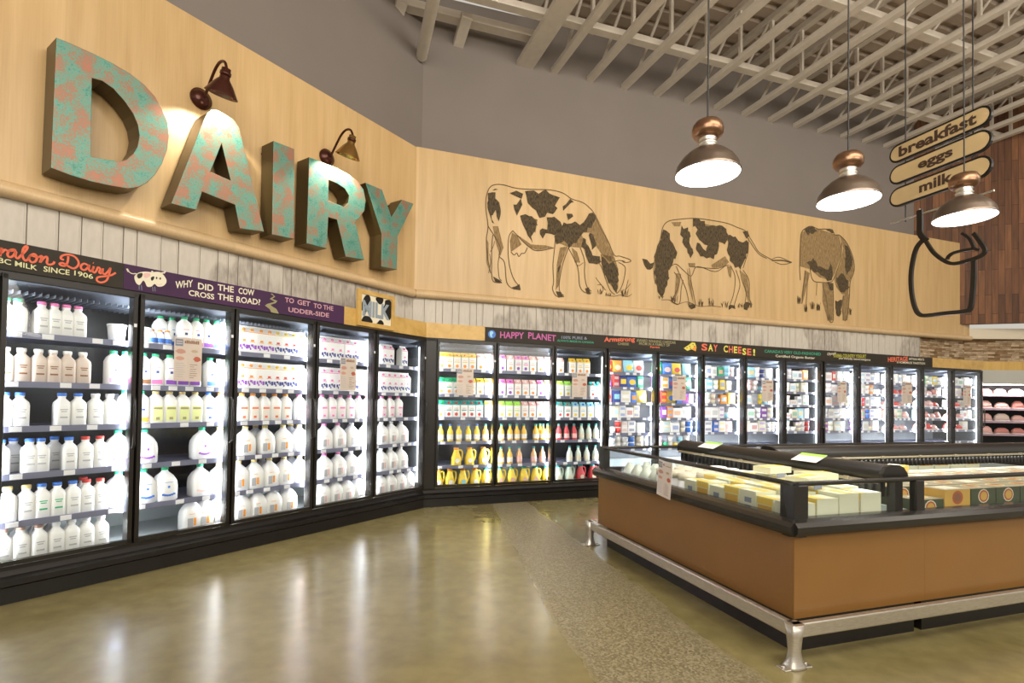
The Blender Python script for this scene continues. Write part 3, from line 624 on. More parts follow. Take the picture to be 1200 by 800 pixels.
# ------------------------------------------------------------------ products
NPT = {}
def proto(kind, *cols):
    """the parts of one product standing at the origin, front towards -y"""
    key = (kind,)+tuple(c.name for c in cols)
    if key in NPT: return NPT[key]
    P = []
    def part(name, mb, m=None): P.append((name, mb.mesh(name, m)))
    if kind == 'bottle':                                   # square one-litre dairy bottle: milk colour, cap, print
        b = MB().loft([(0, .038, .038, 5), (.006, .043, .043, 5), (.135, .043, .043, 5), (.155, .040, .040, 4), (.178, .022, .022, 2.4), (.185, .020, .020, 2), (.192, .023, .023, 2), (.2, .0225, .0225, 2)], 16, cols[0]); part('bottle_body', b)
        part('cap', MB().loft([(.196, .0245, .0245), (.214, .0245, .0245), (.217, .022, .022)], 14, cols[1]))
        l = MB().box(-.020, .020, -.0445, -.0425, .105, .111, cols[2]).box(-.015, .015, -.0445, -.0425, .092, .098, cols[2]).box(-.02, .02, -.0445, -.0425, .052, .062, cols[2]); part('print', l)
    elif kind == 'half':                                   # two-litre plastic jug: cap, band colour, mark colour
        b = MB().loft([(0, .044, .040, 4), (.008, .050, .046, 4), (.05, .049, .045, 4), (.055, .050, .046, 4), (.17, .050, .046, 4), (.2, .040, .038, 3), (.222, .020, .020, 2), (.228, .02, .02, 2)], 16, M_HDPE); part('bottle_body', b)
        part('cap', MB().loft([(.226, .022, .022), (.245, .022, .022), (.248, .019, .019)], 14, cols[0]))
        l = MB().box(-.034, .034, -.0472, -.0455, .018, .05, cols[1]).box(-.008, .01, -.0472, -.0455, .10, .118, cols[2]).box(-.02, .02, -.0472, -.0455, .14, .144, cols[1]); part('print', l)
    elif kind == 'tall':                                   # two-litre jug with a tall printed label
        b = MB().loft([(0, .044, .040, 4), (.008, .050, .046, 4), (.17, .050, .046, 4), (.2, .040, .038, 3), (.222, .020, .020, 2), (.228, .02, .02, 2)], 16, M_HDPE); part('bottle_body', b)
        part('cap', MB().loft([(.226, .022, .022), (.245, .022, .022), (.248, .019, .019)], 14, cols[0]))
        l = MB().box(-.032, .032, -.0472, -.0455, .02, .135, cols[1]).box(-.028, .028, -.0482, -.0470, .11, .125, cols[2]).box(-.012, .012, -.0482, -.0470, .03, .05, cols[2]); part('print', l)
    elif kind == 'gallon':                                 # four-litre jug: cap, band
        b = MB().loft([(0, .066, .062, 4), (.01, .076, .07, 4), (.11, .078, .072, 3.6), (.15, .074, .07, 3.2), (.19, .055, .052, 2.6), (.215, .03, .03, 2), (.226, .021, .021, 2), (.236, .021, .021, 2)], 20, M_HDPE)
        b.tube(smooth_pts([(.0, .018, .226), (.01, .048, .222), (.014, .068, .19), (.014, .078, .14), (.014, .068, .10)], 4), .0105, 8, M_HDPE); part('jug_body', b)
        part('cap', MB().loft([(.234, .0235, .0235), (.254, .0235, .0235), (.257, .02, .02)], 14, cols[0]))
        l = MB()
        if len(cols) > 2: l.box(-.05, -.012, -.0735, -.071, .03, .10, cols[2]).box(-.006, .01, -.0745, -.071, .04, .10, cols[1]).box(-.04, .0, -.0742, -.0725, .13, .134, cols[1])
        else:
            for k in range(6): x = -.045+k*.015; l.box(x, x+.0152, -.0745, -.071, .048-.012*math.sin((k+.5)/6*PI), .062-.012*math.sin((k+.5)/6*PI), cols[1])
            l.box(-.006, .008, -.0745, -.071, .10, .116, cols[1]).box(-.026, .026, -.073, -.070, .142, .145, cols[1])
        part('print', l)
    elif kind == 'carton':                                 # two-litre gable carton with cow pattern: trim, spots, crest
        b = MB().box(-.047, .047, -.047, .047, 0, .19, WHT).prism([(-.047, .19), (.047, .19), (.004, .232), (-.004, .232)], -.047, .047, WHT).box(-.047, .047, -.004, .004, .232, .247, WHT); part('carton_body', b)
        part('cap', MB().loft([(0, .014, .014), (.014, .014, .014)], 10, cols[0]))
        me = P[-1][1]; me.transform(Matrix.Translation((0, -.030, .204)) @ Matrix.Rotation(.8, 4, 'X'))
        l = MB().box(-.047, .047, -.0482, -.047, .184, .19, cols[0]).box(-.0472, .0472, -.0482, -.047, .0, .004, cols[0])
        for x, z, w_, h_ in ((-.04, .045, .02, .028), (-.012, .06, .022, .02), (.018, .038, .02, .036), (-.022, .03, .012, .02), (.004, .048, .01, .018)): l.loft([(-.0486, w_/2, h_/2, 2.6), (-.047, w_/2, h_/2, 2.6)], 8, cols[1]) if False else l.box(x, x+w_, -.0484, -.047, z, z+h_, cols[1])
        l.box(-.014, .014, -.0484, -.047, .105, .122, cols[2]).box(-.024, .024, -.0484, -.047, .098, .102, cols[2]); part('print', l)
    elif kind == 'juice':                                  # juice carton: top colour, fruit colour, cap
        b = MB().box(-.047, .047, -.04, .04, 0, .17, WHT).prism([(-.04, .17), (.04, .17), (.004, .205), (-.004, .205)], -.047, .047, cols[0]).box(-.047, .047, -.004, .004, .205, .217, cols[0]); part('carton_body', b)
        c = MB().loft([(0, .015, .015), (.016, .015, .015)], 10, cols[2]).mesh('cap'); c.transform(Matrix.Translation((0, -.027, .18)) @ Matrix.Rotation(.7, 4, 'X')); P.append(('cap', c))
        l = MB(); r_ = .021; l._add([(r_*math.cos(k*PI/6), -.0412, .042+r_*math.sin(k*PI/6)) for k in range(12)], [tuple(range(12))], cols[1])
        l.box(-.032, .032, -.0412, -.04, .088, .100, cols[0]).box(-.047, .047, -.0412, -.04, .158, .17, cols[0]).box(-.025, .025, -.0412, -.04, .115, .120, cols[1]); part('print', l)
    elif kind == 'drink':                                  # slim juice bottle: juice, cap, label
        part('bottle_body', MB().loft([(0, .034, .034, 3), (.006, .038, .038, 3), (.09, .038, .038, 3), (.13, .035, .035, 2.4), (.165, .018, .018), (.2, .016, .016)], 14, cols[0]))
        part('cap', MB().loft([(.198, .018, .018), (.22, .018, .018)], 12, cols[1]))
        part('label', MB().loft([(.028, .0388, .0388, 3), (.088, .0388, .0388, 3)], 14, cols[2], cap=False))
    elif kind == 'carafe':                                 # wide juice jug with a loop handle: juice, cap, label
        b = MB().loft([(0, .055, .052, 3), (.01, .062, .058, 3), (.09, .06, .056, 2.6), (.14, .046, .044, 2.2), (.185, .030, .030), (.2, .031, .031)], 18, cols[0], cx=-.018); part('jug_body', b)
        part('handle', MB().tube(smooth_pts([(.008, 0, .185), (.04, 0, .19), (.062, 0, .165), (.062, 0, .11), (.048, 0, .06), (.03, 0, .05)], 4), .011, 8, cols[0]))
        part('cap', MB().loft([(.198, .033, .033), (.222, .033, .033)], 14, cols[1], cx=-.018))
        l = MB(); l._add([(-.018+.03*math.cos(k*PI/6), -.0595, .06+.03*math.sin(k*PI/6)) for k in range(12)], [tuple(range(12))], cols[2]); part('label', l)
    elif kind == 'tub':
        part('tub_body', MB().loft([(0, .048, .048), (.115, .058, .058)], 18, cols[0])); part('lid', MB().loft([(.113, .061, .061), (.128, .061, .061), (.13, .056, .056)], 18, cols[1]))
    elif kind == 'mini':                                   # small round bottle
        part('bottle_body', MB().loft([(0, .03, .03), (.075, .032, .032), (.1, .018, .018), (.11, .014, .014)], 14, cols[0])); part('cap', MB().loft([(.108, .016, .016), (.122, .016, .016)], 10, cols[1]))
        part('label', MB().loft([(.02, .0326, .0326), (.055, .0332, .0332)], 14, cols[2], cap=False))
    NPT[key] = P; return P
def put(name, P, loc, rz, label, cat, group):
    t = empty(name, loc, rz)
    if name == 'milk_jug': t.scale = (1.07, 1.03, 1.02)
    if name == 'milk_bottle': t.scale = (1.03, 1.03, 1.04)
    tag(t, label, cat, group)
    for n_, me in P: obj(n_, me, None, t)
    return t
def row(W, door, ri, items, off=None, back=False):
    """items: (pixel x, kind key); kind table K gives name, description, category, depth, colours"""
    items = sorted(items, key=lambda i: i[0]); 
    for i, (x, k) in enumerate(items):
        nm, P, desc, cat, hy = K[k]; o_ = (.118+hy if off is None else off); s = W.at(x, 480, o_)[0]
        put(nm, P, W.p(s, o_, (ZS[ri] if ri < 5 else .208)-(.003 if ri < 5 else 0)), W.rz+R_.uniform(-.06, .06), '%s, %s from left%s, %s, %s' % (desc, ORD[i], ' at back' if back else '', SHELF[ri], door), cat, '%s, %s, %s' % (cat+'s', SHELF[ri], door))
R_ = random.Random(11)
K = {
 'bg': ('milk_bottle', proto('bottle', M_WHITE, GREEN, GRY), 'square green-capped milk bottle', 'bottle', .042),
 'bp': ('milk_bottle', proto('bottle', M_WHITE, PINK, GRY), 'square pink-capped milk bottle', 'bottle', .042),
 'bc': ('milk_bottle', proto('bottle', M_CHOC, M_WHITE, BRN), 'square tan milk bottle', 'bottle', .042),
 'bb': ('milk_bottle', proto('bottle', M_WHITE, BLUE, GRY), 'square blue-capped milk bottle', 'bottle', .042),
 'bG': ('milk_bottle', proto('bottle', M_WHITE, BLUE, GREEN), 'blue-capped bottle, green print', 'bottle', .042),
 'br': ('milk_bottle', proto('bottle', M_WHITE, RED, GRY), 'square red-capped milk bottle', 'bottle', .042),
 'bo': ('milk_bottle', proto('bottle', M_WHITE, GOLD, GRY), 'square gold-capped milk bottle', 'bottle', .042),
 'bw': ('milk_bottle', proto('bottle', M_WHITE, WHT, GRY), 'square white-capped milk bottle', 'bottle', .042),
 'bz': ('milk_bottle', proto('bottle', M_WHITE, CLR, GRY), 'square bronze-capped milk bottle', 'bottle', .042),
 'tb': ('cream_tub', proto('tub', WHT, WHT), 'round white tub', 'tub', .06),
 'mn': ('cream_bottle', proto('mini', WHT, ORG, BLUE), 'small bottle with blue band', 'bottle', .033),
 'hg': ('milk_jug', proto('half', GREEN, PINK, NAVY), 'green-capped jug, pink band', 'jug', .047),
 'hp': ('milk_jug', proto('half', GREEN, PURP, NAVY), 'green-capped jug, purple band', 'jug', .047),
 'hb': ('milk_jug', proto('half', GREEN, BLUE, NAVY), 'green-capped jug, blue band', 'jug', .047),
 'hr': ('milk_jug', proto('half', GREEN, BRN, NAVY), 'green-capped jug, brown band', 'jug', .047),
 'hy': ('milk_jug', proto('tall', GOLD, C_('pale_lime', (.75, .80, .35)), OLIVE), 'gold-capped jug, lime label', 'jug', .047),
 'hc': ('milk_jug', proto('tall', BLUE, C_('pale_cyan', (.6, .8, .85)), NAVY), 'blue-capped jug, pale label', 'jug', .047),
 'ho': ('milk_jug', proto('tall', ORG, C_('pale_peach', (.84, .78, .70)), CORAL), 'orange-capped jug, peach label', 'jug', .047),
 'hO': ('milk_jug', proto('half', GREEN, ORG, NAVY), 'green-capped jug, orange band', 'jug', .047),
 'hk': ('milk_jug', proto('tall', PINK, C_('blush', (.85, .72, .76)), PINK), 'pink-capped jug, blush label', 'jug', .047),
 'gb': ('milk_jug', proto('gallon', GREEN, BLUE), 'big green-capped jug, blue band', 'jug', .072),
 'gp': ('milk_jug', proto('gallon', GREEN, PURP), 'big green-capped jug, purple band', 'jug', .072),
 'gk': ('milk_jug', proto('gallon', GREEN, LPINK), 'big green-capped jug, pink band', 'jug', .072),
 'go': ('milk_jug', proto('gallon', GOLD, ORG, GRY), 'big gold-capped jug', 'jug', .072),
 'gr': ('milk_jug', proto('gallon', PINK, LPINK, GRY), 'big pink-capped jug', 'jug', .072),
 'gw': ('milk_jug', proto('gallon', WHT, LPINK, GRY), 'big white-capped jug', 'jug', .072),
 'ca': ('milk_carton', proto('carton', ORG, PURP, ORG), 'orange-trimmed cow-spot carton', 'carton', .047),
 'cy': ('milk_carton', proto('carton', YEL, NAVY, RED), 'yellow-trimmed cow-spot carton', 'carton', .047),
 'cp': ('milk_carton', proto('carton', PINK, NAVY, PINK), 'pink-trimmed cow-spot carton', 'carton', .047),
 'jo': ('juice_carton', proto('juice', YEL, ORG, ORG), 'yellow-topped juice carton', 'carton', .041),
 'jg': ('juice_carton', proto('juice', GREEN, ORG, GREEN), 'green-topped juice carton', 'carton', .041),
 'jr': ('juice_carton', proto('juice', TEAL, RED, RED), 'teal juice carton with red apple', 'carton', .041),
 'jp': ('juice_carton', proto('juice', PINK, PURP, PURP), 'pink and purple juice carton', 'carton', .041),
 'jw': ('juice_carton', proto('juice', LPINK, ORG, WHT), 'pale juice carton with orange', 'carton', .041),
 'jl': ('juice_carton', proto('juice', LIME, YEL, LIME), 'lime-topped juice carton', 'carton', .041),
 'jb': ('juice_carton', proto('juice', CYAN, YEL, BLUE), 'light blue juice carton', 'carton', .041),
 'dy': ('juice_bottle', proto('drink', YEL, BLUE, WHT), 'yellow blue-capped juice bottle', 'bottle', .038),
 'do': ('juice_bottle', proto('drink', C_('juice_amber', (.80, .48, .07)), TEAL, C_('pale_peach', (.8, .7, .5))), 'amber green-capped juice bottle', 'bottle', .038),
 'dr': ('juice_bottle', proto('drink', C_('juice_red', (.55, .05, .06)), TEAL, LPINK), 'red green-capped juice bottle', 'bottle', .038),
 'dc': ('juice_bottle', proto('drink', C_('juice_pale', (.62, .72, .62)), TEAL, CREAM), 'pale green-capped juice bottle', 'bottle', .038),
 'dk': ('juice_bottle', proto('drink', C_('juice_rose', (.72, .42, .22)), TEAL, LPINK), 'rosy green-capped juice bottle', 'bottle', .038),
 'ky': ('juice_jug', proto('carafe', YEL, ORG, WHT), 'yellow orange-capped juice jug', 'jug', .058),
 'kb': ('juice_jug', proto('carafe', YEL, ORG, CYAN), 'yellow jug with blue disc', 'jug', .058),
 'kg': ('juice_jug', proto('carafe', YEL, TEAL, LPINK), 'yellow green-capped juice jug', 'jug', .058),
 'kc': ('juice_jug', proto('carafe', C_('juice_pale', (.62, .72, .62)), TEAL, CREAM), 'pale green-capped juice jug', 'jug', .058),
 'kr': ('juice_jug', proto('carafe', C_('juice_red', (.55, .05, .06)), TEAL, CREAM), 'red green-capped juice jug', 'jug', .058),
}
def xs(k, *l): return [(x, k) for x in l]
def seqx(k, a, b, n): return [(a+(b-a)*i/(n-1), k) for i in range(n)]
m1, m2, m3, m4, m5 = 'first milk door', 'second milk door', 'third milk door', 'fourth milk door', 'fifth milk door'
row(L, m1, 0, xs('bg', 2, 17)+xs('bp', 45, 60, 74, 88)+xs('tb', 134))
row(L, m1, 1, xs('bc', 4, 23, 43, 60, 77, 95)+xs('hg', 131, 145))
row(L, m1, 2, xs('bb', 5, 23, 72, 91)+xs('bw', 111, 128)+xs('hg', 146))
row(L, m1, 3, xs('bb', 2, 36, 48+1, 82)+xs('br', 101, 118)+xs('gp', 139))
row(L, m1, 4, xs('bo', 12, 34)+xs('bG', 52, 70)+xs('bb', 88)+xs('br', 104, 120)+xs('gb', 141))
row(L, m1, 5, xs('bz', 8, 29, 50)+xs('bw', 70, 88, 105, 122))
row(L, m1, 3, xs('bb', 17, 65), .30, True); row(L, m1, 4, xs('br', 100), .30, True); row(L, m1, 5, xs('bz', 27, 46, 64), .30, True); row(L, m1, 2, xs('bw', 112, 134), .30, True)
row(L, m2, 0, xs('tb', 166)+xs('mn', 175.5, 185, 193.5)+xs('hg', 213, 227)+xs('hp', 239)+xs('hb', 251)+xs('ca', 262.5))
row(L, m2, 0, xs('hb', 185, 199), .29, True)
row(L, m2, 1, xs('hr', 166)+xs('hg', 180.5)+xs('hp', 197, 211, 225)+xs('hb', 244)+xs('ca', 259))
row(L, m2, 2, xs('hO', 165)+xs('hy', 182, 198, 213, 228)+xs('hc', 243)+xs('ho', 258))
row(L, m2, 3, xs('gp', 170)+xs('gp', 237)+xs('go', 258)); row(L, m2, 4, xs('gb', 170, 195)+xs('gk', 236)+xs('go', 258)); row(L, m2, 5, xs('go', 227, 242, 257))
row(L, m3, 0, seqx('ca', 282, 306, 3)+seqx('cy', 318, 344, 3)+xs('ca', 330) if 0 else seqx('ca', 280.5, 311.5, 4)+seqx('cy', 321, 349.5, 4))
row(L, m3, 1, seqx('ca', 280.5, 301, 3)+seqx('cy', 311.5, 340, 4)+xs('cp', 350)); row(L, m3, 2, seqx('ho', 283, 334, 5)+xs('hk', 350))
row(L, m3, 3, xs('go', 288, 311, 332, 351)); row(L, m3, 4, xs('go', 281, 299, 317, 334, 352)); row(L, m3, 5, xs('go', 284, 303, 321, 339))
row(L, m3, 3, xs('go', 300, 341), .32, True); row(L, m3, 4, xs('go', 309, 343), .32, True)
row(L, m4, 0, seqx('cp', 376, 431, 7)); row(L, m4, 1, seqx('cp', 376, 431, 7)); row(L, m4, 2, seqx('hk', 377, 430, 6))
row(L, m4, 3, xs('gr', 380, 396)+xs('gw', 412, 428)); row(L, m4, 4, xs('gr', 381, 397)+xs('gw', 412, 428)); row(L, m4, 5, xs('gr', 379, 393.5, 407)+xs('gw', 420.5))
row(L, m4, 5, xs('gw', 431), .30, True)
row(L, m5, 0, xs('cp', 447, 454)+xs('cp', 470)); row(L, m5, 1, seqx('cp', 446, 474, 5)); row(L, m5, 2, xs('hk', 447, 456.5, 466)); row(L, m5, 3, xs('gw', 447, 458.5, 470)); row(L, m5, 4, xs('gw', 447, 458.5, 470)); row(L, m5, 5, xs('gw', 446, 457.5, 469, 480))
j1, j2, j3 = 'left juice door', 'middle juice door', 'right juice door'
row(B, j1, 0, seqx('jo', 516, 552, 5)+xs('jw', 561.5, 570.5)); row(B, j1, 1, seqx('jg', 516, 543, 4)+seqx('jo', 552, 571, 3)); row(B, j1, 2, xs('jg', 516)+seqx('jr', 525, 561, 5)+xs('jo', 571.5))
row(B, j1, 3, xs('dy', 517, 528, 538, 549, 559)+xs('do', 569)); row(B, j1, 4, xs('ky', 537, 552.5)+xs('kb', 568.5)); row(B, j1, 5, xs('ky', 516, 530)+xs('kb', 545)+xs('ky', 559)+xs('kg', 572))
row(B, j2, 0, xs('jp', 587)+xs('jw', 596.5)+xs('jp', 605.5, 614)+xs('jw', 622.5, 631.5, 641)); row(B, j2, 1, xs('jp', 587, 596.5)+xs('jw', 605.5, 614.5, 623)+xs('jp', 632)+xs('jl', 641)); row(B, j2, 2, xs('jl', 587, 596, 605)+xs('jw', 614, 623, 632, 641))
row(B, j2, 3, xs('do', 588, 598, 606, 614)+xs('do', 628, 636.5)); row(B, j2, 4, xs('do', 588, 598)+xs('dk', 609, 626, 636)); row(B, j2, 5, xs('kg', 588, 602, 616, 629.5, 642.5))
row(B, j2, 3, xs('do', 633, 642), .27, True)
row(B, j3, 0, xs('jw', 655)+xs('jo', 669, 678, 686)); row(B, j3, 1, xs('jl', 655, 664, 673, 682)+xs('jr', 693, 702)); row(B, j3, 2, xs('jr', 655, 664)+xs('jb', 673, 682, 691, 700))
row(B, j3, 3, xs('dr', 655, 664, 673)+xs('dc', 681.5, 690, 698.5)); row(B, j3, 4, xs('dc', 668, 678, 688, 698)); row(B, j3, 5, xs('kc', 656, 669)+xs('kr', 682, 696))

# small chilled goods of the cheese and deli doors
SMALL = {}
def small(kind, c1, c2, w_, h_):
    key = (kind, c1.name, c2.name, w_, h_)
    if key in SMALL: return SMALL[key]
    P = []
    if kind == 'pouch':                                    # standing bag, swollen in the middle
        b = MB(); secs = [(0, w_/2, .028, 2.6), (h_*.3, w_/2*1.0, .03, 2.6), (h_*.75, w_/2, .016, 3), (h_*.93, w_/2, .004, 6), (h_, w_/2, .003, 6)]; b.loft(secs, 16, c1); P.append(('pouch_body', b.mesh('pouch_body')))
        l = MB(); l._add([(w_*.32*math.cos(k*PI/6), -.0315, h_*.42+h_*.22*math.sin(k*PI/6)) for k in range(12)], [tuple(range(12))], c2); P.append(('print', l.mesh('print')))
    elif kind == 'cup':
        P.append(('tub_body', MB().loft([(0, w_*.42, w_*.42), (h_-.012, w_/2, w_/2)], 14, c1).mesh('tub_body'))); P.append(('lid', MB().loft([(h_-.012, w_*.53, w_*.53), (h_, w_*.53, w_*.53)], 14, c2).mesh('lid')))
    elif kind == 'block':
        P.append(('wrapper', MB().box(-w_/2, w_/2, -.03, .03, 0, h_, c1, .006).mesh('wrapper'))); P.append(('print', MB().box(-w_*.34, w_*.34, -.0325, -.030, h_*.3, h_*.72, c2).mesh('print')))
    elif kind == 'tray':                                   # shrink-wrapped meat: foam tray and mound
        P.append(('tray', MB().loft([(0, w_*.42, .05, 5), (.022, w_/2, .062, 5)], 16, WHT).mesh('tray'))); P.append(('meat', MB().loft([(.018, w_*.46, .056, 4), (h_*.7, w_*.40, .045, 3), (h_, w_*.2, .02, 2.4)], 16, c1).mesh('meat')))
        P.append(('price_label', MB().box(-.02, .02, -.030, .0, h_+.0005, h_+.002, c2).mesh('price_label')))
    SMALL[key] = P; return P
CN = [('white', WHT), ('cream', CREAM), ('blue', BLUE), ('red', RED), ('green', GREEN), ('yellow', YEL), ('orange', ORG), ('purple', PURP), ('pink', LPINK), ('navy', NAVY), ('cyan', CYAN), ('grey', GRY)]
KN = {'pouch': ('cheese_pouch', 'bag'), 'cup': ('yogurt_tub', 'tub'), 'block': ('cheese_block', 'cheese'), 'tray': ('meat_tray', 'meat')}
DN = {'pouch': 'bag', 'cup': 'tub', 'block': 'block', 'tray': 'meat tray'}
def fillrow(W, a, b, ri, z, door, kinds, wts, hmax=.22, off=.16, tall=None, rr=R_, d=0):
    x = a+.035; i = 0
    while x < b-.1:
        kd = rr.choices(kinds, k=1)[0]; (n1, c1) = CN[rr.choices(range(len(CN)), wts)[0]]; (n2, c2) = CN[rr.choices(range(len(CN)), [5, 4, 3, 2, 2, 2, 2, 1, 3, 1, 3, 3])[0]]
        while n2 == n1: (n2, c2) = CN[rr.randrange(len(CN))]
        if d >= 2 or ri > 2:
            bc = c2.node_tree.nodes['Principled BSDF'].inputs['Base Color'].default_value; c2 = C_('soft_'+n2, tuple(.55*v+.45*.75 for v in bc[:3])); n2 = 'pale '+n2 if n2 not in ('white', 'cream', 'pink', 'grey') else n2
        if kd == 'pouch': w_, h_ = rr.choice([.15, .17]), rr.choice([.18, .19])
        elif kd == 'cup': w_, h_ = rr.choice([.085, .10, .12]), rr.choice([.08, .09])
        elif kd == 'block': w_, h_ = rr.choice([.10, .13, .16]), rr.choice([.09, .15, .17])
        else: w_, h_ = rr.choice([.16, .20]), rr.choice([.10, .13]); c1 = rr.choice([LPINK, RED, C_('meat_rose', (.62, .25, .22))]); n1 = {'colour_pale_pink': 'pale', 'colour_red': 'red', 'colour_meat_rose': 'rosy'}[c1.name]
        h_ = min(h_, hmax); n = 2 if (kd in ('cup', 'block') and h_ <= .12 and rr.random() < .9) else 1
        if x+w_ > b-.03: break
        for q in range(n):
            nm, cat = KN[kd]
            put(nm, small(kd, c1, c2, w_, h_), W.p(x+w_/2, off, z-.003+q*h_), W.rz+rr.uniform(-.08, .08), '%s %s, %s from left%s, %s, %s' % (n1 if kd == 'tray' else n1+'-and-'+n2.replace(' ', '-'), DN[kd], ORD[i], (' on top' if q else ' underneath') if n == 2 else '', SHELF[ri], door), cat, 'chilled goods on the %s of the %s' % (SHELF[ri], door))
        x += w_+rr.choice([.003, .004, .008, .03]); i += 1
WT = [22, 9, 2, 1, 1, 1.5, 1, .7, 2.5, 1, 3, 4]
SH7 = ['top shelf', 'second shelf', 'third shelf', 'fourth shelf', 'fifth shelf', 'sixth shelf']
for d in range(10):
    a, b = (CE[d], CE[d+1]) if d < 5 else (CE2[d-5], CE2[d-4])
    SHELF = SH7
    for ri in range(6 if d < 2 else 5):
        if d < 2: kinds = [['pouch'], ['pouch', 'block'], ['block', 'pouch'], ['block'], ['cup', 'block'], ['cup']][ri]
        else: kinds = ['tray', 'block', 'tray'] if d >= 7 and ri >= 1 else ['cup', 'block', 'block']
        fillrow(B, a, b, ri, ZD[ri], ORD[d]+' deli door', kinds, [3, 1, 8, 4, 3, 1, 1, 3, 1, 3, 3, 0] if d < 2 and ri < 3 else WT, .19, d=d)
    if d >= 1:                                             # goods stacked high on the top shelf
        pass

# ------------------------------------------------------------------ printed flyers on the glass
SPAPER = mat('flyer_paper', (.66, .57, .50), .7, var=.05)
def flyer_mesh(w_, h_, r):
    pp = MB().box(0, w_, 0, h_, -.002, 0, SPAPER).mesh('paper')
    m = MB(); z = .0012
    m.box(.03*w_, .30*w_, .80*h_, .96*h_, 0, z, SLATE)
    for k in (0, 1): m.box(.06*w_, .27*w_, (.845+.05*k)*h_, (.865+.05*k)*h_, 0, z*1.6, SPAPER)
    for k in range(9): m.box((.36+.06*k)*w_, (.40+.06*k)*w_, .87*h_, (.945 if k % 3 else .93)*h_, 0, z, BRN)
    bl = lambda cx, cy, rx, ry, c: m.poly([(w_*(cx+rx*math.cos(t*PI/7)*(1+.2*math.sin(3*t))), h_*(cy+ry*math.sin(t*PI/7))) for t in range(14)], z, c)
    bl(.22, .68, .17, .055, C_('food_rose', (.55, .30, .24))); bl(.72, .70, .12, .035, C_('food_buff', (.52, .40, .28))); bl(.2, .52, .15, .045, C_('food_peach', (.62, .34, .26))); bl(.82, .52, .13, .06, C_('food_red', (.50, .12, .07)))
    for k in range(7): m.box(.05*w_, (.3+.1*r.random())*w_, (.10+k*.05)*h_, (.112+k*.05)*h_, 0, z, GRY); m.box(.56*w_, (.7+.2*r.random())*w_, (.08+k*.05)*h_, (.092+k*.05)*h_, 0, z, C_('print_brown', (.25, .17, .13)))
    m.box(.50*w_, .505*w_, .05*h_, .45*h_, 0, z, GRY)
    return pp, m.mesh('print')
for (W, x0, x1, y0, y1, lab) in ((L, 204.5, 237, 394, 446, 'second milk door'), (L, 399.5, 418, 418, 457, 'fourth milk door'), (B, 535.5, 555, 431, 463, 'left juice door'), (B, 671, 688.5, 436, 465, 'right juice door'), (B, 789, 804.5, 440, 469, 'second deli door'), (B, 894, 907, 445, 470, 'fourth deli door'), (B, 982.5, 993, 447, 471, 'sixth deli door'), (B, 1058, 1070, 447, 473, 'eighth deli door'), (B, 1130, 1139, 451, 475, 'tenth deli door')):
    a = W.at(x0, y1, -.03); b = W.at(x1, y1, -.03); c = W.at(x0, y0, -.03); t = empty('sale_flyer', W.p(a[0], -.0135, a[1]), W.rz, PI/2)
    tag(t, 'printed paper food flyer taped to the glass of the %s' % lab, 'poster', 'food flyers on the glass doors'); pp, pr = flyer_mesh(b[0]-a[0], c[1]-a[1], R_); obj('paper', pp, None, t); obj('print', pr, None, t)

# ------------------------------------------------------------------ the big copper letters
LETT = {
 'D': (M_PAT, 'large patinated copper letter D, leftmost on the maple band', [(66, 44), (78, 48.5), (107, 61.5), (133, 74.5), (152.5, 86), (169, 99), (182, 113.5), (191.5, 130), (196.6, 143), (198.2, 159), (196, 175.5), (190, 191.5), (182, 204.5), (172.5, 214), (162.5, 219.3), (149.5, 221), (130, 217.7), (107, 212.8), (81, 204.8), (59.5, 196.6)],
       [(107.9, 91.5), (120, 94.8), (133, 104), (146, 118.5), (156, 133), (161.5, 146), (163.5, 159), (161, 172), (156, 180), (148, 187), (139.7, 189), (125, 187), (106.6, 183)]),
 'A': (M_PAT, 'large patinated copper letter A under the left gooseneck lamp', [(200.6, 238.4), (239, 140), (243, 132), (249, 128.2), (255, 129), (263, 133), (273.6, 139.8), (280.5, 149.5), (309.4, 271.4), (281, 267.5), (275.5, 240), (237, 224.6), (230, 246)],
       [(259.8, 168), (246.6, 201), (270.3, 211.4)]),
 'I': (M_PAT, 'large patinated copper letter I, the plain upright slab', [(320.5, 165), (345, 174.4), (344.7, 280), (318.7, 274.7)], None),
 'R': (M_PATG, 'large green-patinated letter R under the right gooseneck lamp', [(362.2, 184), (380.8, 191), (395, 197), (409, 204), (419, 212), (426, 222), (428.6, 235), (427, 247), (421, 255.5), (416, 258.8), (427, 304.4), (405.2, 300.6), (395, 257.6), (384.8, 254.5), (383, 291.3), (359.4, 285)],
       [(385.2, 210.8), (395, 214.8), (404, 220.8), (409, 229), (408, 237.4), (403, 242), (384.8, 235)]),
 'Y': (M_PATG, 'large green-patinated letter Y beside the wall corner', [(428.3, 214), (447.7, 222), (458.7, 254), (471, 233.8), (484.8, 238.6), (465.8, 277.3), (465, 315.8), (446.8, 312.2), (447.3, 274.2)], None)}
FR = .085
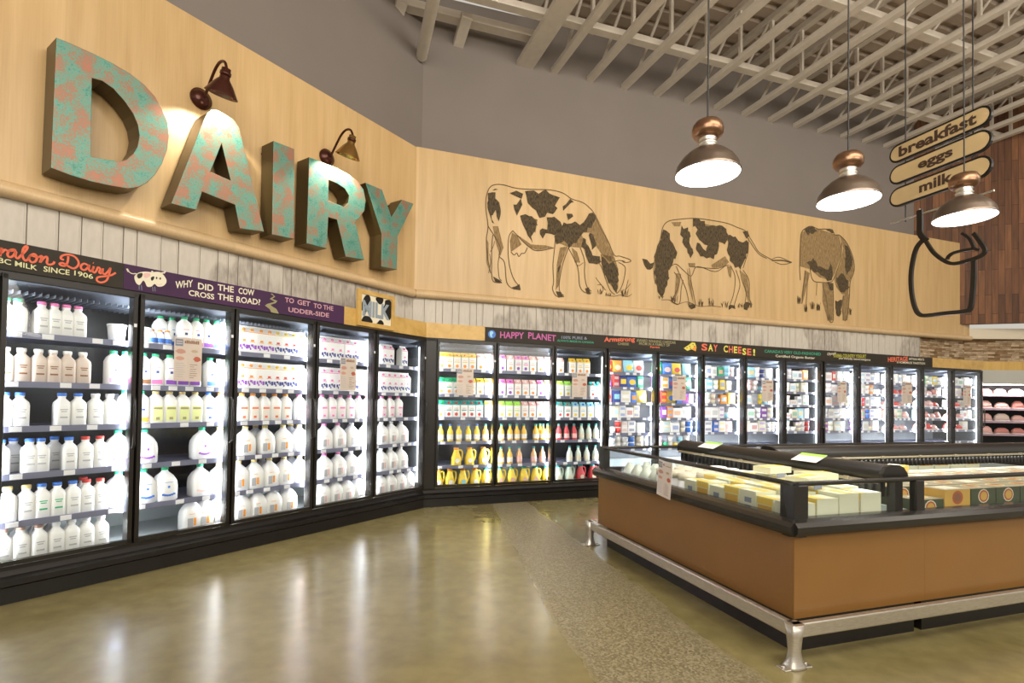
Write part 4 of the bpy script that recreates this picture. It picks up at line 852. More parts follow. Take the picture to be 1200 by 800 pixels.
for ch, (pm, lab, outer, inner) in LETT.items():
    P = [L.at(x, y, FR) for x, y in outer]; s0 = min(p[0] for p in P); z0 = min(p[1] for p in P)
    cu = bpy.data.curves.new('c', 'CURVE'); cu.dimensions = '2D'; cu.fill_mode = 'BOTH'; cu.extrude = .095; cu.bevel_depth = .004; cu.bevel_resolution = 1; cu.offset = -.004
    for q in [outer]+([inner] if inner else []):
        sp = cu.splines.new('POLY'); sp.points.add(len(q)-1); sp.use_cyclic_u = True
        for i, (x, y) in enumerate(q): a = L.at(x, y, FR); sp.points[i].co = (a[0]-s0, a[1]-z0, 0, 1)
    o = bpy.data.objects.new('c', cu); COL.objects.link(o); bpy.context.view_layer.update(); me = bpy.data.meshes.new_from_object(o.evaluated_get(bpy.context.evaluated_depsgraph_get())); bpy.data.objects.remove(o)
    f, sd = MB(), MB(); V = [v.co.copy() for v in me.vertices]
    for p in me.polygons: (f if p.normal.z > .5 else sd)._add([V[i] for i in p.vertices], [tuple(range(len(p.vertices)))])
    t = empty('sign_letter', L.p(s0, FR+.098, z0), L.rz, PI/2); tag(t, lab, 'letter', 'big letters on the maple band'); obj('letter_face', f, pm, t); obj('letter_side', sd, M_EDGE, t)
    st = MB()
    for q in outer[::max(1, len(outer)//3)][:3]: 
        a = L.at(q[0], q[1], FR); cx = sum(p[0] for p in P)/len(P); cz = sum(p[1] for p in P)/len(P); xx = a[0]*.85+cx*.15-s0; zz = a[1]*.85+cz*.15-z0
        obj('standoff', MB().tube([(xx, zz, -.09), (xx, zz, -.122)], .012, 8), M_BLACK, t)

# ------------------------------------------------------------------ gooseneck lamps
def gooseneck(bx, by, ex, ey, m, lab, pw):
    s, z = L.at(bx, by, .27); t = empty('gooseneck_lamp', L.p(s, .3, z), L.rz); tag(t, lab, 'lamp', 'gooseneck lamps over the big letters')
    ro = lambda mb: mb
    b = MB().loft([(0, .088, .088), (.018, .088, .088), (.028, .07, .07), (.04, .066, .066), (.05, .045, .045), (.06, .03, .03)], 24, M_RUST).mesh('wall_plate'); b.transform(Matrix.Rotation(PI/2, 4, 'X')); obj('wall_plate', b, None, t)
    s2, z2 = L.at(ex, ey, -.03); R = .33; dz = z2-z
    pts = smooth_pts([(0, -.05, 0), (0, -.09, .02), (0, -.18, .12), (0, -.25, .185), (0, -.32, .21), (0, -.39, .185), (0, -.425, .12)], 5); obj('arm', MB().tube(pts, .0115, 10), M_RUST, t)
    z0 = 0; TT = Matrix.Translation((0, -.425, .125)) @ Matrix.Rotation(.36, 4, 'X') @ Matrix.Scale(1.13, 4); sh = MB().loft([(z0, .014, .014), (z0-.005, .03, .03), (z0-.075, .034, .034), (z0-.085, .042, .042), (z0-.11, .062, .062), (z0-.185, .108, .108), (z0-.19, .110, .110), (z0-.186, .105, .105), (z0-.11, .058, .058), (z0-.09, .03, .03)], 26, m).mesh('lamp_shade'); sh.transform(TT); obj('lamp_shade', sh, None, t); cm = MB().loft([(z0-.052, .0375, .0375), (z0-.03, .0375, .0375)], 20, M_RUST).mesh('collar'); cm.transform(TT); obj('collar', cm, None, t)
    bm2 = MB().loft([(z0-.09, .015, .015), (z0-.11, .024, .024), (z0-.13, .024, .024), (z0-.145, .01, .01)], 14, mat('warm_bulb', (1, .85, .6), emit=12)).mesh('bulb'); bm2.transform(TT); obj('bulb', bm2, None, t)
    l = bpy.data.lights.new('lamp_light', 'SPOT'); l.energy = pw; l.color = (1, .93, .78); l.spot_size = 2.0; l.spot_blend = .35; l.shadow_soft_size = .03
    o = bpy.data.objects.new('lamp_light', l); COL.objects.link(o); o.parent = t; o.location = TT @ Vector((0, 0, -.15)); o.rotation_euler = (.34, 0, 0)
gooseneck(237, 115, 265, 105, M_RUST, 'dark oxblood gooseneck wall lamp above letter A', 46)
gooseneck(384.5, 184, 412, 180, M_BRASS, 'brassy gooseneck wall lamp above letter R', 46)

# ------------------------------------------------------------------ pendant lamps
def pendant(px, py, lab):
    p = onz(px, py, 2.9); t = empty('pendant_lamp', (p.x, p.y, 2.9)); tag(t, lab, 'lamp', 'dome pendant lamps in a row'); R = .2175
    obj('dome_shade', MB().loft([(0, R, R), (.012, R+.003, R+.003), (.02, R-.002, R-.002), (.06, R*.95, R*.95), (.11, R*.80, R*.80), (.15, R*.60, R*.60), (.175, R*.42, R*.42), (.185, .07, .07)], 48, M_GUNM, cap=False), None, t)
    obj('dome_liner', MB().loft([(.001, R-.004, R-.004), (.055, R*.92, R*.92), (.105, R*.76, R*.76), (.145, R*.56, R*.56), (.165, .02, .02)], 40, mat('white_enamel', (.85, .85, .82), .3), cap=False), None, t)
    obj('diffuser', MB().loft([(.008, R-.012, R-.012), (.012, R-.012, R-.012)], 40, M_LAMPIN), None, t)
    obj('collar', MB().loft([(.18, .062, .062), (.19, .066, .066), (.198, .056, .056), (.21, .056, .056), (.216, .064, .064), (.224, .056, .056), (.24, .054, .054), (.25, .06, .06), (.262, .055, .055)], 28, M_COLLAR), None, t)
    obj('ballast_cap', MB().loft([(.255, .06, .06), (.262, .085, .085), (.285, .103, .103), (.315, .107, .107), (.345, .10, .10), (.37, .082, .082), (.383, .05, .05), (.386, .02, .02)], 36, M_COPPER), None, t)
    obj('cord', MB().tube([(0, 0, .38), (0, 0, zc(p.dot(B.u))-2.9)], .006, 6), M_CABLE, t)
    l = bpy.data.lights.new('pendant_light', 'SPOT'); l.energy = 60; l.color = (1, .95, .86); l.spot_size = 2.3; l.spot_blend = .6; l.shadow_soft_size = .18
    o = bpy.data.objects.new('pendant_light', l); COL.objects.link(o); o.parent = t; o.location = (0, 0, -.02)
pendant(829, 205, 'left dome pendant lamp nearest the black and white cows'); pendant(994, 236, 'middle dome pendant lamp above the black-coated cow'); pendant(1130, 256, 'right dome pendant lamp in front of the milk sign')

# ------------------------------------------------------------------ breakfast / eggs / milk sign
q = ray(1043, 183)*(6.0/ray(1043, 183).y); SW = Wall(17.7, 0); SW.d = (CAMP+q).dot(SW.n)
cA = SW.at(1043, 183); SCX = cA[0]; SCZ = cA[1]
t = empty('hanging_sign', SW.p(SCX, 0, SCZ), SW.rz, PI/2); tag(t, 'hanging three-tier sign of cream ovals with dark lettering', 'sign')
def sg(x, y): a = SW.at(x, y); return (a[0]-SCX, a[1]-SCZ)
def pill(x0, z0, x1, z1, m, za, zb, nm):
    r = (z1-z0)/2; cz_ = (z0+z1)/2; pts = [(x0+r+r*math.cos(PI/2+k*PI/10), cz_+r*math.sin(PI/2+k*PI/10)) for k in range(11)]+[(x1-r+r*math.cos(-PI/2+k*PI/10), cz_+r*math.sin(-PI/2+k*PI/10)) for k in range(11)]
    return obj(nm, MB().prismxy(pts, za, zb, m), None, t)
Xr = sg(1163, 135)[0]
for (ya, yb, lab) in ((166, 187.5, 0), (190.6, 213.3, 1), (217, 240, 2)):
    za, zb = sg(1060, yb)[1], sg(1060, ya)[1]; pill(0, za, Xr, zb, M_BLACK, -.02, .012, 'sign_rim'); pill(.02, za+.022, Xr-.02, zb-.022, M_SIGNF, -.024, .016, 'sign_face')
def slabtext(body, x0, y0, x1, y1, h):
    a, b = sg(x0, y0), sg(x1, y1); zb = (a[1]+b[1])/2
    mb = MB(); put_text(mb, body, a[0], b[0], zb, zb+h, .019, BRN_D, .035); obj('lettering', mb, None, t)
BRN_D = mat('letter_dark', (.05, .025, .015), .6)
slabtext('breakfast', 1054.5, 182, 1146, 148.5, .125); slabtext('eggs', 1077, 201, 1118, 187, .105); slabtext('milk', 1078.5, 225, 1118, 214, .115)
for x in (1059, 1138):
    a = sg(x, 170 if x < 1100 else 140)[0]; obj('suspension_rod', MB().tube([(a, sg(1060, 262)[1]+.02, -.03), (a, 6.25-SCZ+.1, -.03)], .007, 6), M_CABLE, t)
e0, e1 = sg(1044, 262), sg(1165, 222); zb = e0[1]
obj('spreader_bar', MB().tube([(e0[0], zb, 0), (e1[0], zb, 0)], .011, 8), M_ALU, t)
t2 = empty('milk_jug_outline', SW.p(SCX, 0, SCZ), SW.rz, PI/2); tag(t2, 'black metal outline of a milk jug hanging from the bar', 'sign')
jg = lambda l: [sg(1050+x/4.446, 200+y/4.446) for x, y in l]
def ribbon(nm, l, w_=.04):
    p = smooth_pts(jg(l), 4); f = MB(); m_ = MB().stroke(p, w_, 0); n = len(m_.v)//2
    vs = [(v[0], v[1], .014) for v in m_.v]+[(v[0], v[1], -.014) for v in m_.v]; k = len(m_.v); fs = []
    for i in range(n-1):
        a, b, c, d = 2*i, 2*i+1, 2*i+3, 2*i+2
        fs += [(a, b, c, d), (k+a, k+d, k+c, k+b), (a, d, k+d, k+a), (b, k+b, k+c, c)]
    fs += [(0, k, k+1, 1), (2*n-2, 2*n-1, k+2*n-1, k+2*n-2)]; f._add(vs, fs, M_BLACK); obj(nm, f, None, t2)
ribbon('jug_body', [(150, 352), (108, 400), (86, 480), (78, 560), (84, 650), (100, 715), (122, 748), (160, 754), (260, 742), (360, 732), (388, 716), (398, 650), (405, 560), (406, 470)])
ribbon('jug_lip', [(158, 370), (195, 425), (250, 468), (300, 484), (370, 470), (440, 444), (464, 415), (440, 372), (405, 325)], .034)
ribbon('jug_handle', [(266, 462), (278, 442), (310, 425), (395, 408), (430, 412)], .026); ribbon('jug_neck', [(345, 325), (385, 355), (408, 405)], .026)
ribbon('hanger', [(124, 205), (126, 260), (128, 330), (160, 365)], .055)
obj('hook', MB().tube(smooth_pts([(jg([(124, 200)])[0][0], jg([(124, 200)])[0][1], 0), (jg([(124, 200)])[0][0], zb+.015, .0)], 3), .008, 6), M_ALU, t2)

# ------------------------------------------------------------------ cow drawings on the band
def mural(name_lab, cat, polys, shades, lines, x0, y0, sc, tufts=()):
    off = .296; g = lambda l: [L_ for L_ in [B.at(x0+x/sc, y0+y/sc, off) for x, y in l]]
    allp = [p for l in lines for p in g(l[0])]; s0 = min(p[0] for p in allp); z0 = min(p[1] for p in allp)
    t = empty('cow_drawing', B.p(s0, off, z0), B.rz, PI/2); tag(t, name_lab, 'drawing', 'cow drawings on the maple band'); loc = lambda l: [(p[0]-s0, p[1]-z0) for p in g(l)]
    mb = MB(); r = random.Random(5)
    for sh in shades: obj('ink_wash', MB().poly(loc(sh), .0004, M_SHADE), None, t)
    for P in polys:
        mb = MB(); q = loc(P); o_ = []
        for i, p in enumerate(q):                          # ragged edges of the patches
            n_ = q[(i+1) % len(q)]; k = max(1, int(math.hypot(n_[0]-p[0], n_[1]-p[1])/.05))
            for j in range(k): f = j/k; o_.append((p[0]+(n_[0]-p[0])*f+r.uniform(-.018, .018), p[1]+(n_[1]-p[1])*f+r.uniform(-.032, .032)))
        mb.poly(o_, .0008, M_INK); obj('ink_patch', mb, None, t)
    mb = MB()
    for l in lines: mb.stroke(smooth_pts(loc(l[0]), 4), l[1], .0012, M_LINE)
    for (tx, ty, n_, hh) in tufts:
        for k in range(n_):
            bx = tx+r.uniform(-14, 14); h_ = hh*r.uniform(.5, 1); ln = r.uniform(-10, 10); mb.stroke(smooth_pts(loc([(bx, ty), (bx+ln*.3, ty-h_*.6), (bx+ln, ty-h_)]), 3), .012, .0014, M_LINE, True)
    obj('ink_lines', mb, None, t)
# first cow, traced in the frame (540,190) scale 4
W1 = .011
mural('ink drawing of a spotted cow grazing right, leftmost of three', 'd', [
 [(125, 150), (160, 150), (175, 190), (188, 225), (184, 272), (170, 262), (160, 215), (148, 240), (152, 295), (135, 250), (122, 200)],
 [(150, 125), (165, 115), (178, 130), (160, 137)],
 [(232, 140), (262, 133), (290, 138), (280, 160), (262, 170), (240, 155)],
 [(248, 200), (285, 180), (292, 205), (275, 225), (265, 248), (250, 225)],
 [(305, 142), (325, 140), (370, 145), (400, 138), (445, 150), (462, 175), (445, 195), (448, 215), (430, 250), (405, 235), (400, 265), (375, 262), (350, 235), (335, 220), (318, 190)],
 [(280, 250), (315, 250), (350, 265), (362, 290), (345, 320), (330, 345), (342, 375), (325, 370), (305, 330), (290, 300)],
 [(405, 258), (440, 265), (465, 280), (480, 300), (470, 330), (440, 345), (400, 340), (380, 362), (365, 345), (370, 320), (400, 315), (405, 290)],
 [(490, 190), (510, 172), (528, 185), (505, 205), (485, 222), (478, 210)], [(498, 245), (520, 232), (528, 248), (508, 265)],
 [(440, 340), (485, 290), (520, 285), (560, 285), (600, 250), (600, 237), (630, 240), (628, 275), (590, 320), (560, 350), (540, 375), (505, 400), (485, 365), (450, 385)],
 [(575, 350), (600, 400), (620, 430), (650, 440), (655, 470), (600, 470), (585, 430), (570, 390)], [(600, 330), (625, 345), (635, 400), (615, 410)],
 [(660, 440), (690, 470), (715, 465), (738, 500), (738, 560), (728, 605), (712, 590), (690, 560), (668, 510)],
 [(150, 540), (180, 545), (194, 560), (180, 567), (155, 555)], [(245, 590), (275, 580), (280, 598), (250, 598)], [(448, 610), (470, 600), (483, 628), (455, 628)], [(580, 595), (605, 590), (612, 612), (590, 612)], [(450, 495), (470, 485), (472, 500), (458, 515)]],
 [[(600, 240), (632, 245), (700, 385), (718, 440), (700, 470), (660, 430), (640, 400), (610, 330), (560, 330)], [(440, 340), (500, 300), (560, 330), (600, 400), (560, 400), (500, 395), (460, 380)], [(655, 430), (720, 445), (738, 500), (738, 590), (728, 605), (690, 560), (665, 500)], [(240, 330), (265, 345), (285, 385), (265, 400), (235, 420), (230, 370)], [(250, 330), (330, 385), (400, 390), (435, 400), (360, 412), (320, 398)], [(465, 400), (500, 395), (470, 480), (458, 580), (445, 600), (450, 480)], [(150, 300), (175, 300), (200, 400), (185, 440), (165, 380)], [(118, 350), (130, 380), (130, 470), (140, 520), (120, 470)], [(280, 250), (360, 268), (350, 330), (320, 320)], [(520, 400), (545, 420), (560, 470), (535, 470)]],
 [([(140, 520), (125, 440), (120, 360), (128, 300), (118, 220), (120, 160), (135, 120), (160, 105), (200, 106), (260, 122), (330, 127), (420, 130), (480, 145), (520, 172), (570, 188), (600, 210), (625, 240), (650, 300), (690, 370), (720, 435), (745, 440), (790, 455), (796, 465), (770, 470), (755, 462)], W1),
  ([(740, 470), (760, 480), (772, 500), (762, 560), (745, 600), (730, 615)], W1), ([(600, 470), (650, 475), (680, 550), (700, 600), (722, 620)], W1), ([(700, 440), (710, 465), (745, 460), (770, 465)], W1),
  ([(128, 300), (160, 350), (185, 400), (180, 440), (205, 470), (215, 560), (240, 590), (280, 598)], W1), ([(150, 340), (145, 400), (145, 470), (145, 530), (155, 560), (193, 565)], W1), ([(180, 440), (175, 480), (180, 540), (192, 555)], W1*.8),
  ([(245, 320), (225, 350), (222, 430), (232, 500), (250, 550), (278, 585)], W1), ([(245, 322), (285, 365), (325, 400), (360, 415), (435, 402)], W1), ([(235, 420), (250, 435), (262, 425), (272, 442), (284, 428), (300, 425), (312, 400)], W1),
  ([(443, 350), (440, 400), (432, 480), (435, 560), (430, 595), (450, 628), (484, 630)], W1), ([(505, 400), (480, 470), (465, 540), (462, 600), (483, 625)], W1), ([(505, 402), (530, 450), (550, 500), (558, 580), (582, 610), (613, 612)], W1), ([(560, 400), (580, 460), (580, 520), (590, 580), (612, 605)], W1),
  ([(535, 460), (550, 485), (575, 470)], W1*.8), ([(138, 420), (152, 395), (158, 370)], W1*.7), ([(130, 520), (140, 470), (135, 430)], W1*.7),
  ([(690, 625), (720, 628), (750, 622), (780, 630), (802, 618)], W1*.7), ([(760, 630), (775, 590), (785, 550)], W1*.8), ([(770, 600), (795, 570)], W1*.7), ([(632, 540), (655, 570), (680, 600)], W1*.8), ([(640, 575), (660, 575), (668, 600)], W1*.7)],
 540, 190, 4, ((690, 628, 8, 18), (770, 630, 9, 50), (655, 620, 5, 30)))
# second cow, traced in the frame (740,230) scale 4.286
mural('ink drawing of a spotted cow grazing left with tail flying', 'd', [
 [(158, 170), (190, 195), (205, 240), (230, 275), (225, 310), (205, 330), (190, 360), (190, 400), (180, 450), (165, 490), (150, 505), (135, 470), (122, 420), (112, 370), (120, 290), (145, 225)], [(58, 318), (85, 330), (112, 340), (108, 368), (80, 360)],
 [(250, 155), (280, 155), (298, 200), (295, 235), (310, 290), (300, 310), (275, 270), (255, 235), (260, 205), (246, 185)],
 [(310, 120), (340, 110), (365, 130), (372, 155), (400, 150), (440, 148), (475, 165), (490, 200), (470, 245), (440, 235), (430, 290), (410, 315), (375, 305), (345, 300), (325, 275), (330, 235), (345, 240), (375, 270), (385, 240), (340, 220), (325, 195), (335, 165), (310, 145)],
 [(495, 185), (510, 200), (545, 230), (578, 220), (588, 260), (570, 320), (545, 365), (520, 355), (495, 320), (482, 270), (485, 220)], [(555, 172), (580, 168), (592, 200), (575, 205)], [(285, 545), (320, 540), (320, 560), (290, 565)], [(485, 550), (520, 550), (520, 568), (490, 568)], [(560, 540), (598, 535), (590, 560), (565, 568)]],
 [[(200, 130), (250, 128), (245, 150), (215, 150)], [(400, 345), (470, 300), (490, 330), (470, 350), (410, 362)], [(285, 335), (320, 335), (320, 352), (290, 352)], [(120, 290), (160, 240), (190, 300), (180, 420), (150, 500), (122, 420)], [(480, 350), (505, 352), (500, 410), (490, 400)], [(550, 375), (580, 400), (590, 460), (590, 540), (570, 470)], [(280, 360), (300, 440), (312, 540), (285, 440)], [(225, 385), (250, 390), (235, 480), (215, 520)], [(340, 130), (460, 160), (430, 260), (350, 170)]],
 [([(120, 440), (112, 370), (122, 290), (145, 215), (158, 155), (185, 125), (240, 115), (320, 110), (400, 120), (480, 135), (530, 155), (570, 172), (590, 200), (615, 240), (640, 280), (690, 310), (710, 322)], W1*1.1), ([(575, 195), (610, 250), (640, 290), (680, 312)], W1),
  ([(700, 318), (740, 305), (790, 325), (804, 332), (760, 342), (720, 330)], W1), ([(705, 322), (760, 322), (800, 332)], W1*2),
  ([(200, 350), (225, 340), (260, 370), (300, 400), (330, 352), (420, 378), (470, 350), (490, 345)], W1), ([(290, 352), (360, 358), (430, 362), (480, 345)], W1),
  ([(225, 350), (250, 410), (275, 470), (290, 540)], W1), ([(290, 360), (300, 430), (310, 480), (322, 545)], W1), ([(215, 380), (240, 430), (215, 500), (200, 525), (240, 540), (250, 460), (260, 420)], W1),
  ([(495, 345), (520, 400), (515, 480), (495, 545)], W1), ([(525, 370), (545, 440), (530, 500), (515, 550)], W1), ([(545, 370), (555, 420), (575, 480), (570, 540)], W1), ([(560, 370), (590, 420), (592, 500), (598, 540)], W1), ([(588, 210), (585, 280), (560, 360)], W1),
  ([(150, 520), (190, 520), (230, 540), (280, 530), (340, 552), (400, 550), (450, 555)], W1*.7)],
 740, 230, 4.286, ((215, 535, 10, 40), (300, 555, 5, 30), (350, 552, 9, 40), (400, 552, 8, 45), (470, 560, 6, 45), (600, 560, 7, 40), (150, 515, 5, 20), (545, 560, 6, 30)))
# third cow: dark coat, seen from behind, frame (920,255) scale 6.15
mural('ink drawing of a dark cow seen from behind, rightmost of three', 'd', [
 [(135, 90), (170, 70), (200, 65), (235, 90), (200, 115), (165, 120), (150, 100)], [(180, 370), (230, 400), (300, 450), (340, 440), (350, 400), (330, 330), (290, 380), (240, 340), (200, 300), (160, 330)], [(370, 440), (420, 400), (450, 440), (460, 500), (420, 550), (380, 510)], [(420, 180), (460, 230), (490, 300), (470, 380), (440, 420), (430, 330), (440, 260)], [(290, 85), (340, 90), (350, 120), (320, 105)], [(360, 600), (410, 590), (405, 700), (375, 700)], [(300, 470), (345, 470), (350, 510), (320, 520)]],
 [[(115, 110), (150, 90), (240, 80), (330, 110), (390, 130), (405, 200), (400, 280), (360, 400), (330, 450), (250, 430), (180, 370), (110, 350)], [(395, 130), (450, 190), (490, 290), (495, 380), (460, 470), (455, 560), (410, 550), (370, 500), (355, 440), (400, 330), (420, 220)], [(145, 380), (180, 400), (155, 500), (125, 620), (120, 560)], [(270, 470), (350, 470), (350, 740), (310, 740), (270, 600)], [(420, 560), (465, 550), (450, 740), (415, 740)]],
 [([(110, 450), (105, 350), (110, 200), (118, 110), (150, 75), (190, 62), (240, 82), (300, 82), (345, 100), (360, 125), (395, 128), (450, 190), (490, 290), (498, 380), (470, 460), (465, 550), (450, 700), (430, 745)], .016), ([(145, 380), (120, 620)], .014), ([(180, 370), (200, 450), (250, 465), (320, 465), (350, 440), (400, 300), (408, 180)], .014), ([(270, 480), (300, 600), (315, 730), (345, 745), (350, 600), (345, 480)], .014), ([(165, 400), (160, 500), (150, 640)], .012), ([(230, 470), (225, 560)], .01), ([(420, 560), (412, 650), (425, 740)], .012)],
 920, 255, 6.15, ((95, 620, 12, 60), (150, 680, 14, 60), (240, 670, 14, 60), (320, 745, 8, 60), (470, 700, 9, 60), (200, 660, 10, 60), (385, 700, 8, 80)))

# ------------------------------------------------------------------ island freezers
IN = Vector((1.47, 2.69, 0)); IRZ = 17.7*D2R; IX = Vector((math.cos(IRZ), math.sin(IRZ), 0)); IY = Vector((-math.sin(IRZ), math.cos(IRZ), 0))
def ip(x, y, z=0): return IN+IX*x+IY*y+Vector((0, 0, z))
def freezer(x0, x1, label, left_end):
    t = empty('island_freezer', ip(x0, 0), IRZ); tag(t, label, 'freezer', 'island freezers'); w_ = x1-x0; D = 2.18
    obj('toe_kick', MB().box(.06, w_-.0, .06, D-.06, 0, .2), M_BLACK, t)
    b = MB(); b.box(0, w_, 0, .05, .2, .632); b.box(0, w_, D-.05, D, .2, .632)
    if left_end: b.box(0, .05, .05, D-.05, .2, .632)
    obj('side_panel', b, M_TAN, t)
    k = MB().box(.05, w_-.002, .05, D-.05, .2, .25, M_LINER); obj('well_floor', MB().box(.05 if left_end else 0, w_-.02, .05, D-.05, .45, .47), M_LINER, t)
    obj('inner_wall', MB().box(w_-.02, w_, .05, D-.05, .25, .70), M_LINER, t)
    prof = [(.0, .625), (-.035, .632), (-.05, .65), (-.052, .68), (-.035, .70), (0, .712), (.05, .712), (.05, .625)]
    bm_ = MB().prism(prof, 0 if not left_end else -.03, w_, M_BLACKS); obj('bumper', bm_, None, t)
    if left_end:
        n = len(prof); m_ = MB(); vs = [(y, -.03, z) for y, z in prof]+[(y, D+.03, z) for y, z in prof]; m_._add(vs, [(n+i, n+(i+1) % n, (i+1) % n, i) for i in range(n)], M_BLACKS); m_._add(vs[:n], [tuple(range(n))]); m_._add(vs[n:], [tuple(range(n-1, -1, -1))]); obj('bumper', m_, None, t)
    obj('bumper', MB().prism([(D-.05, .625), (D+.05, .65), (D+.05, .68), (D, .712), (D-.05, .712)], 0, w_, M_BLACKS), None, t)
    obj('top_rail', MB().tube([(-.0, .02, .89), (w_, .02, .89)], .0135, 10), M_BLACKS, t); obj('top_rail', MB().tube([(-.0, D-.02, .89), (w_, D-.02, .89)], .0135, 10), M_BLACKS, t)
    obj('glass_wall', MB().box(.10 if left_end else .045, w_-.045, .017, .023, .712, .88), M_GLASS, t); obj('glass_wall', MB().box(.10, w_-.045, D-.023, D-.017, .712, .88), M_GLASS, t)
    ps = [(w_-.06, w_+.0, .0, .045)]
    if left_end:
        obj('top_rail', MB().tube([(.02, .0, .89), (.02, D, .89)], .0135, 10), M_BLACKS, t); obj('glass_wall', MB().box(.017, .023, .10, D-.10, .712, .88), M_GLASS, t)
        ps += [(0, .095, 0, .095), (0, .06, D-.1, D)]
    ps += [(w_-.06, w_, D-.045, D)]
    for a in ps: obj('corner_post', MB().box(*a, .70, .885, None, .006), M_BLACKS, t)
    return t
freezer(0, .95, 'end island freezer with tan sides at the near corner', True); freezer(.951, 4.6, 'long island freezer with tan sides running off to the right', False)
l = bpy.data.lights.new('freezer_lamp', 'AREA'); l.shape = 'RECTANGLE'; l.size = .06; l.size_y = 1.8; l.energy = 9; l.color = (1, 1, .92); o = bpy.data.objects.new('freezer_lamp', l); COL.objects.link(o); o.location = ip(.80, 1.05, .845); o.rotation_euler = (0, .5, IRZ)
l = bpy.data.lights.new('freezer_lamp', 'AREA'); l.shape = 'RECTANGLE'; l.size = 3.2; l.size_y = .06; l.energy = 12; l.color = (1, 1, .92); o = bpy.data.objects.new('freezer_lamp', l); COL.objects.link(o); o.location = ip(2.7, 1.2, .845); o.rotation_euler = (-.5, 0, IRZ)
# guard rail on feet
t = empty('guard_rail', ip(0, 0), IRZ); tag(t, 'brushed metal bumper rail on feet round the island freezers', 'rail')
g = MB(); g.box(-.085, 4.6, -.085, -.05, .146, .216, None, .006); obj('rail', g, M_ALU, t); g = MB(); g.box(-.085, -.05, -.05, 2.26, .146, .216, None, .006); obj('rail', g, M_ALU, t)
for (x, y) in ((-.068, -.068), (-.068, 2.20), (2.3, -.068), (4.2, -.068)):
    f = MB().loft([(.0, .055, .045, 3), (.012, .052, .042, 3), (.03, .040, .034, 2.4), (.08, .030, .028, 2.2), (.15, .034, .032, 3), (.216, .040, .036, 4)], 16, M_ALU, cx=x, cy=y)
    fo = obj('foot', f, None, t); obj('floor_plate', MB().box(x-.085, x+.085, y-.03, y+.03, 0, .006, None, .002), M_ALU, fo)
    for q in (-.07, .07): obj('anchor_bolt', MB().loft([(.006, .009, .009), (.014, .009, .009), (.016, .005, .005)], 6, M_ALU, cx=x+q, cy=y), None, fo)
# rolled night covers
def cover(x0, x1, y, z, lab, along):
    """black roll cover housing; along 'y' or 'x'"""
    prof = [(-.095, 0), (-.10, .018), (-.096, .042), (-.067, .078), (-.033, .092), (.022, .096), (.067, .084), (.10, .048), (.10, 0)]
    t = empty('night_cover', ip(x0, y, z), IRZ-(0 if along == 'x' else -PI/2)); tag(t, lab, 'cover', 'roll covers on the island freezers'); ln = x1
    obj('housing', MB().prism(prof, .02, ln-.02, M_COVER, True), None, t)
    for e_ in (0, ln-.022): obj('end_cap', MB().prism([(a*1.04, b*1.03) for a, b in prof], e_, e_+.022, M_BLACKS), None, t)
    obj('pull_bar', MB().tube([(.03, (.105 if along == 'y' else -.105), -.004), (ln-.03, (.105 if along == 'y' else -.105), -.004)], .010, 8), M_ALU2, t)
    sl = MB(); sg_ = 1 if along == 'y' else -1
    sl.box(.03, ln-.03, *sorted((.04*sg_, .05*sg_)), -.09, 0)
    for k in range(int(ln/.05)): sl.box(.04+k*.05, .048+k*.05, *sorted((.05*sg_, .066*sg_)), -.09, -.002)
    obj('slat_curtain', sl, M_BLACK, t)
    for k in range(max(2, int(ln/.45))): obj('catch', MB().box(.2+k*.45, .235+k*.45, *sorted((.108*sg_, .125*sg_)), -.012, .010, None, .003), M_ALU2, t)
    return t
M_COVER = mat('cover_black', (.016, .015, .014), .36); M_ALU2 = mat('warm_aluminium', (.45, .40, .30), .4, .6)
cv = cover(.845, 1.95, .09, .865, 'long black roll cover over the end island freezer with two price cards', 'y')
cv2 = cover(1.06, 3.4, 1.27, .87, 'grey-black roll cover lying along the back of the long freezer', 'x')
for (px, py, w_, lab) in ((867, 521.5, .15, 'far'), (960, 536.5, .15, 'near')):
    p = onz(px, py, .945); yy = (p-IN).dot(IY); t = empty('price_card', ip(.785, yy, .953), IRZ); t.rotation_euler = (0, -.42, IRZ); tag(t, 'white price card with green edge, %s one on the black cover' % lab, 'card', 'price cards on the black cover')
    obj('card', MB().box(-.065, .045, -.10, .10, 0, .002), WHT, t); obj('green_edge', MB().box(.012, .045, -.10, .10, .002, .003), LIME, t)
    for k in range(3): obj('print_line', MB().box(-.045+k*.018, -.040+k*.018, -.08, .05, .002, .0026), GRY, t)
for (x, y, z) in ((.845, 2.10, .865), ): pass
obj('cover_bracket', MB().box(-.03, .09, -.03, .03, -.2, 0), M_BLACK, cv, (1.88, 0, 0))
obj('cover_bracket', MB().box(0, .05, -.03, .03, -.2, 0), M_BLACK, cv, (-.02, 0, 0))
for q in (0.02, 3.3): obj('cover_bracket', MB().box(0, .05, -.03, .03, -.2, 0), M_BLACK, cv2, (q, 0, 0))

